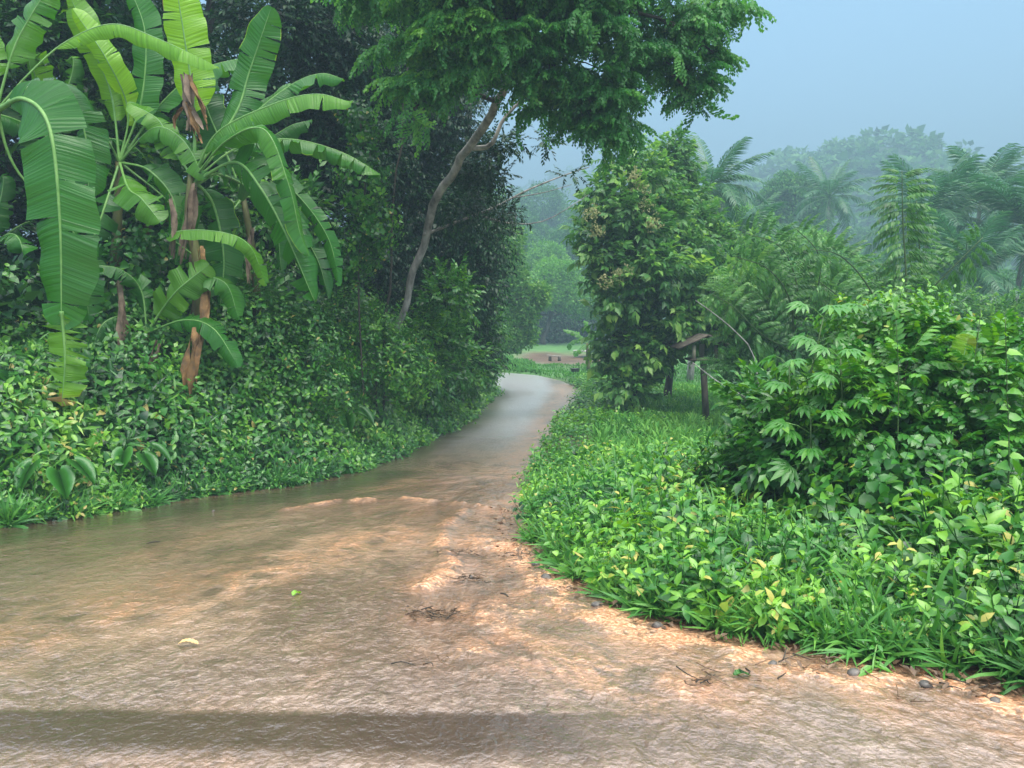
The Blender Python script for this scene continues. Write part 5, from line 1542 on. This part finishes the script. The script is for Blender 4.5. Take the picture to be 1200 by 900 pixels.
tb = TB(); box(tb, P(825, 421, Yq), .95, .7, .06, .1); tb.obj('floor_board', M_WOOD, wr, smooth=False)
for dx in (-.34, .0, .3):
    tb = TB(); box(tb, P(825, 412, Yq) + (dx, -.2 if dx else .25, 0), .09 if dx else .14, .06, .42, .1); tb.obj('upright_board', M_PALE if dx <= 0 else M_WOOD, wr, smooth=False)

# things in the far yard
M_BLACK = mat_noise('black_plastic', (.012, .012, .014), (.03, .03, .035), rough=.4, scale=4, bump=.1)
M_CONC = mat_noise('pale_concrete', (.26, .25, .22), (.42, .40, .35), rough=.7, scale=5, bump=.2)
bk = on(P(674, 428, 45)[0], 45)
br_ = thing('bucket', 'black plastic bucket at the edge of the grass beyond the bend', 'bucket', bk)
tb = TB()
tube(tb, [bk, bk + (0, 0, .1), bk + (0, 0, .42), bk + (0, 0, .45)], [.19, .2, .27, .29], 14, .5, cap=False)
tube(tb, [bk + (0, 0, .45), bk + (0, 0, .42), bk + (0, 0, .1), bk + (0, 0, .09)], [.29, .25, .18, .01], 14, .5, cap=False)
tb.obj('pail', M_BLACK, br_)
tb = TB(); tube(tb, spline([bk + (-.28, 0, .44), bk + (-.15, -.1, .62), bk + (.15, -.1, .62), bk + (.28, 0, .44)], 10), .012, 5, .5); tb.obj('handle', M_BLACK, br_)
sl = on(P(684, 410, 62)[0], 62)
sr_ = thing('low_table', 'pale low table behind the small banana plant in the yard', 'table', sl)
tb = TB(); tube(tb, [sl + (0, 0, .38), sl + (0, 0, .40), sl + (0, 0, .46), sl + (0, 0, .47)], [.8, .86, .86, .8], 20, .5); tb.obj('tabletop', M_CONC, sr_, smooth=False)
for a, b in ((-.5, -.4), (.5, -.4), (-.5, .4), (.5, .4)):
    tb = TB(); box(tb, sl + (a, b, .19), .08, .08, .38); tb.obj('leg', M_WOOD, sr_, smooth=False)
pl = on(P(650, 414, 58)[0], 58)
pr_ = thing('plank_bench', 'pale tilted plank on two blocks at the left of the muddy yard', 'bench', pl)
tb = TB(); box(tb, pl + (0, 0, .42), 1.1, .35, .06, .3, .12); tb.obj('plank', M_CONC, pr_, smooth=False)
for a in (-.35, .35):
    tb = TB(); box(tb, pl + (a, 0, .18), .16, .25, .36, .3); tb.obj('block', M_WOOD, pr_, smooth=False)

# ------------------------------------------------------------------ debris on the road
def rz_at(x, y): return float(zc(y)) + .03
def fallen(label, px, py, L, W, tint, mat=M_COVER, rot=.5, seed=0):
    g = G(px, py); g[2] = rz_at(g[0], g[1])
    d = np.array((math.cos(rot), math.sin(rot), 0.06))
    r_ = thing('fallen_leaf', label, 'leaf', g)
    banana_leaf(r_, [g - d * L / 2, g + (0, 0, .012), g + d * L / 2 - (0, 0, .01)], W, (0, 0, 1), tint, 0, -.3, seed, .06, mat=mat, sag=-.2, rib=False).name = 'blade'
fallen('small fresh green leaf lying on the brown water', 347, 701, .075, .05, .85, rot=1.1, seed=401)
M_YEL = mat_noise('yellow_leaf', (.55, .36, .14), (.72, .52, .24), rough=.5, scale=12, bump=.2)
fallen('pale yellow leaf floating on the water at the left', 220, 760, .12, .045, .5, mat=M_YEL, rot=.1, seed=402)
fallen('grey green fallen leaf by the right verge foam', 868, 798, .10, .05, .35, mat=M_BANK, rot=.2, seed=403)

def twigpile(label, px, py, n, w_, seed, lab='twig_pile'):
    r2 = np.random.default_rng(seed)
    g = G(px, py); g[2] = rz_at(g[0], g[1])
    r_ = thing(lab, label, 'debris', g)
    for k in range(n):
        c = g + np.array((r2.normal(0, w_), r2.normal(0, w_ * .45), r2.uniform(0, .02)))
        a = r2.normal(.2, .8); l = r2.uniform(.02, .075)
        d = np.array((math.cos(a), math.sin(a), r2.normal(0, .12)))
        tb = TB(); tube(tb, spline([c - d * l, c + r2.normal(0, .012, 3), c + d * l], 6), np.linspace(.0045, .002, 6), 5, .5); tb.obj('twig', M_BARKD if k % 3 == 0 else M_ROTTEN, r_)
    for k in range(n // 2 + 2):
        c = g + np.array((r2.normal(0, w_), r2.normal(0, w_ * .45), .012))
        tb = TB(); a = r2.uniform(0, 6.28)
        put(tb, leaf8(.055, .025, .6, -.3), c, (math.cos(a), math.sin(a), .1), (0, 0, 1), .4); tb.obj('dead_leaf', M_ROTTEN, r_)
twigpile('heap of brown twigs stranded in the middle of the flooded road', 512, 724, 40, .12, 1)
twigpile('scatter of dark twigs on the upper asphalt patch beside the foam', 537, 652, 20, .09, 2)
twigpile('scatter of dark twigs just below the asphalt patch', 548, 683, 18, .08, 3)
twigpile('dark twigs and leaves caught at the tip of the right verge', 612, 655, 9, .10, 4)
twigpile('small drift of dark leaves in the foam near the right verge', 835, 800, 12, .11, 5)
twigpile('tangle of sticks along the mud at the foot of the right verge', 960, 788, 16, .16, 6)
twigpile('brown sticks and leaves at the lower right edge of the verge', 1130, 812, 16, .18, 7)
twigpile('few twigs drifting at the bottom left of the foam', 500, 782, 5, .07, 8)
def stick(label, px, py, l, a):
    g = G(px, py); g[2] = rz_at(g[0], g[1]) + .005
    d = np.array((math.cos(a), math.sin(a), .05)) * l / 2
    tb = TB(); tube(tb, spline([g - d, g + (.004, .004, .006), g + d], 7), [.004, .006, .007, .007, .007, .006, .004], 6, .5)
    o = tb.obj('stick', M_BARKD)
    o.data.transform(Matrix.Translation(-Vector(g))); o.location = g
    tag(o, label, 'stick')
stick('short dark stick on the wet road right of the asphalt patch', 591, 703, .09, -.9)
stick('short black stick in the water at the left of the heap', 180, 640, .12, .3)

# stones: one object each
GST = 'stones at the edge of the right verge'
def stone(label, px, py, r, seed):
    r2 = np.random.default_rng(seed)
    g = G(px, py)
    z = max(float(H(g[0], g[1])), rz_at(g[0], g[1]) - .02)
    V, T = [], []
    na, nb = 9, 6
    for i in range(nb + 1):
        for j in range(na):
            th = math.pi * i / nb; ph = 2 * math.pi * j / na
            V.append((math.sin(th) * math.cos(ph), math.sin(th) * math.sin(ph) * .8, math.cos(th) * .55))
    V = np.array(V); V *= (1 + .28 * (noise2(V[:, 0] * 1.7 + seed, V[:, 1] * 1.7 + V[:, 2] * 2, seed) - .5))[:, None] * r
    for i in range(nb):
        for j in range(na):
            a, b = i * na + j, i * na + (j + 1) % na
            T += [(a, b + na, b), (a, a + na, b + na)]
    o = obj('stone', V, T, M_STONE)
    o.location = (g[0], g[1], z + r * .2); o.rotation_euler = (r2.normal(0, .3), r2.normal(0, .3), r2.uniform(0, 6))
    tag(o, label, 'stone', GST)
for k, (lab, px, py, r) in enumerate([('wet grey stone at the tip of the verge where the stream turns', 628, 664, .045), ('flat dark stone touching the weeds at the verge tip', 640, 680, .05),
        ('small pale stone on the asphalt patch', 552, 678, .02), ('rounded stone wetted by orange foam beside the verge', 770, 738, .05),
        ('brown stone half under the weeds by the foam', 700, 712, .045), ('dark stone in the muddy litter at the right', 1000, 792, .035),
        ('grey stone on the mud near the lower right corner', 1085, 806, .035), ('small stone between foam and grass in the lower right', 905, 782, .03),
        ('grey pebble at the lower right corner of the verge', 1165, 826, .03), ('pale pebble in the left gutter under the weeds', 250, 600, .02)]):
    stone(lab, px, py, r, 500 + k)

# leaf litter and grit along the right verge
n = 650
y = 3.4 * (9.5 / 3.4) ** rng.random(n); x = Rx(y) + rng.normal(.02, .12, n)
p = np.stack([x, y, np.maximum(H(x, y), zc(y) + .02) + .008], -1)
lt = []
for _ in range(4):
    tb = TB(); V, T = leaf5(.055, .028, .6, -.3); tb.add(V, T, .5); lt.append(tb.get())
a = rng.uniform(0, 6.28, n)
F = frames(np.stack([np.cos(a), np.sin(a), rng.normal(0, .15, n)], -1), np.tile((0, 0, 1.), (n, 1)) + rng.normal(0, .35, (n, 3)))
V, T, t = bake(lt, p, F, rng.uniform(.5, 1.4, n), rng.normal(0, .1, n))
tag(obj('leaf_litter', V, T, M_ROTTEN, tint=t), 'brown leaf litter along the foot of the right verge', 'litter', kind='stuff')
# uprooted green stalk lying over the mud
g = G(1022, 792); g[2] = rz_at(g[0], g[1])
r_ = thing('uprooted_weed', 'green stalk with limp leaves leaning out of the verge over the mud', 'weed', g)
tb = TB(); pts = spline([g, P(1024, 772, g[1] + .05), P(1030, 745, g[1] + .15)], 8); tube(tb, pts, np.linspace(.006, .004, 8), 5, .5); tb.obj('stem', M_RIB, r_)
tb = TB()
for k, (dx, dz) in enumerate(((-.8, .2), (.8, .1), (-.6, -.4), (.5, -.5), (.1, 1), (-.9, -.2))):
    put(tb, leaf8(.10, .035, .4, .3), pts[(0, 1, 0, 2, 7, 1)[k]], (dx, -.4, dz * .4), (0, -.3, 1), .6)
tb.obj('foliage', M_COVER, r_)

# ------------------------------------------------------------------ air
hm = bpy.data.materials.new('haze_air'); hm.use_nodes = True
hn = hm.node_tree; hn.nodes.clear()
ho_ = hn.nodes.new('ShaderNodeOutputMaterial'); pv = hn.nodes.new('ShaderNodeVolumePrincipled')
pv.inputs['Color'].default_value = (*HAZE_COLOR, 1)
pv.inputs['Density'].default_value = HAZE_DENSITY
pv.inputs['Anisotropy'].default_value = 0.0
hn.links.new(pv.outputs[0], ho_.inputs['Volume'])
tb = TB()
zt = 108
box(tb, np.array((0, 420, (zt - 5) / 2)), 1900, 1000, zt + 5)
hz_ = tb.obj('haze', hm, None, smooth=False)
tag(hz_, 'pale rain haze filling the valley', 'haze', kind='stuff')
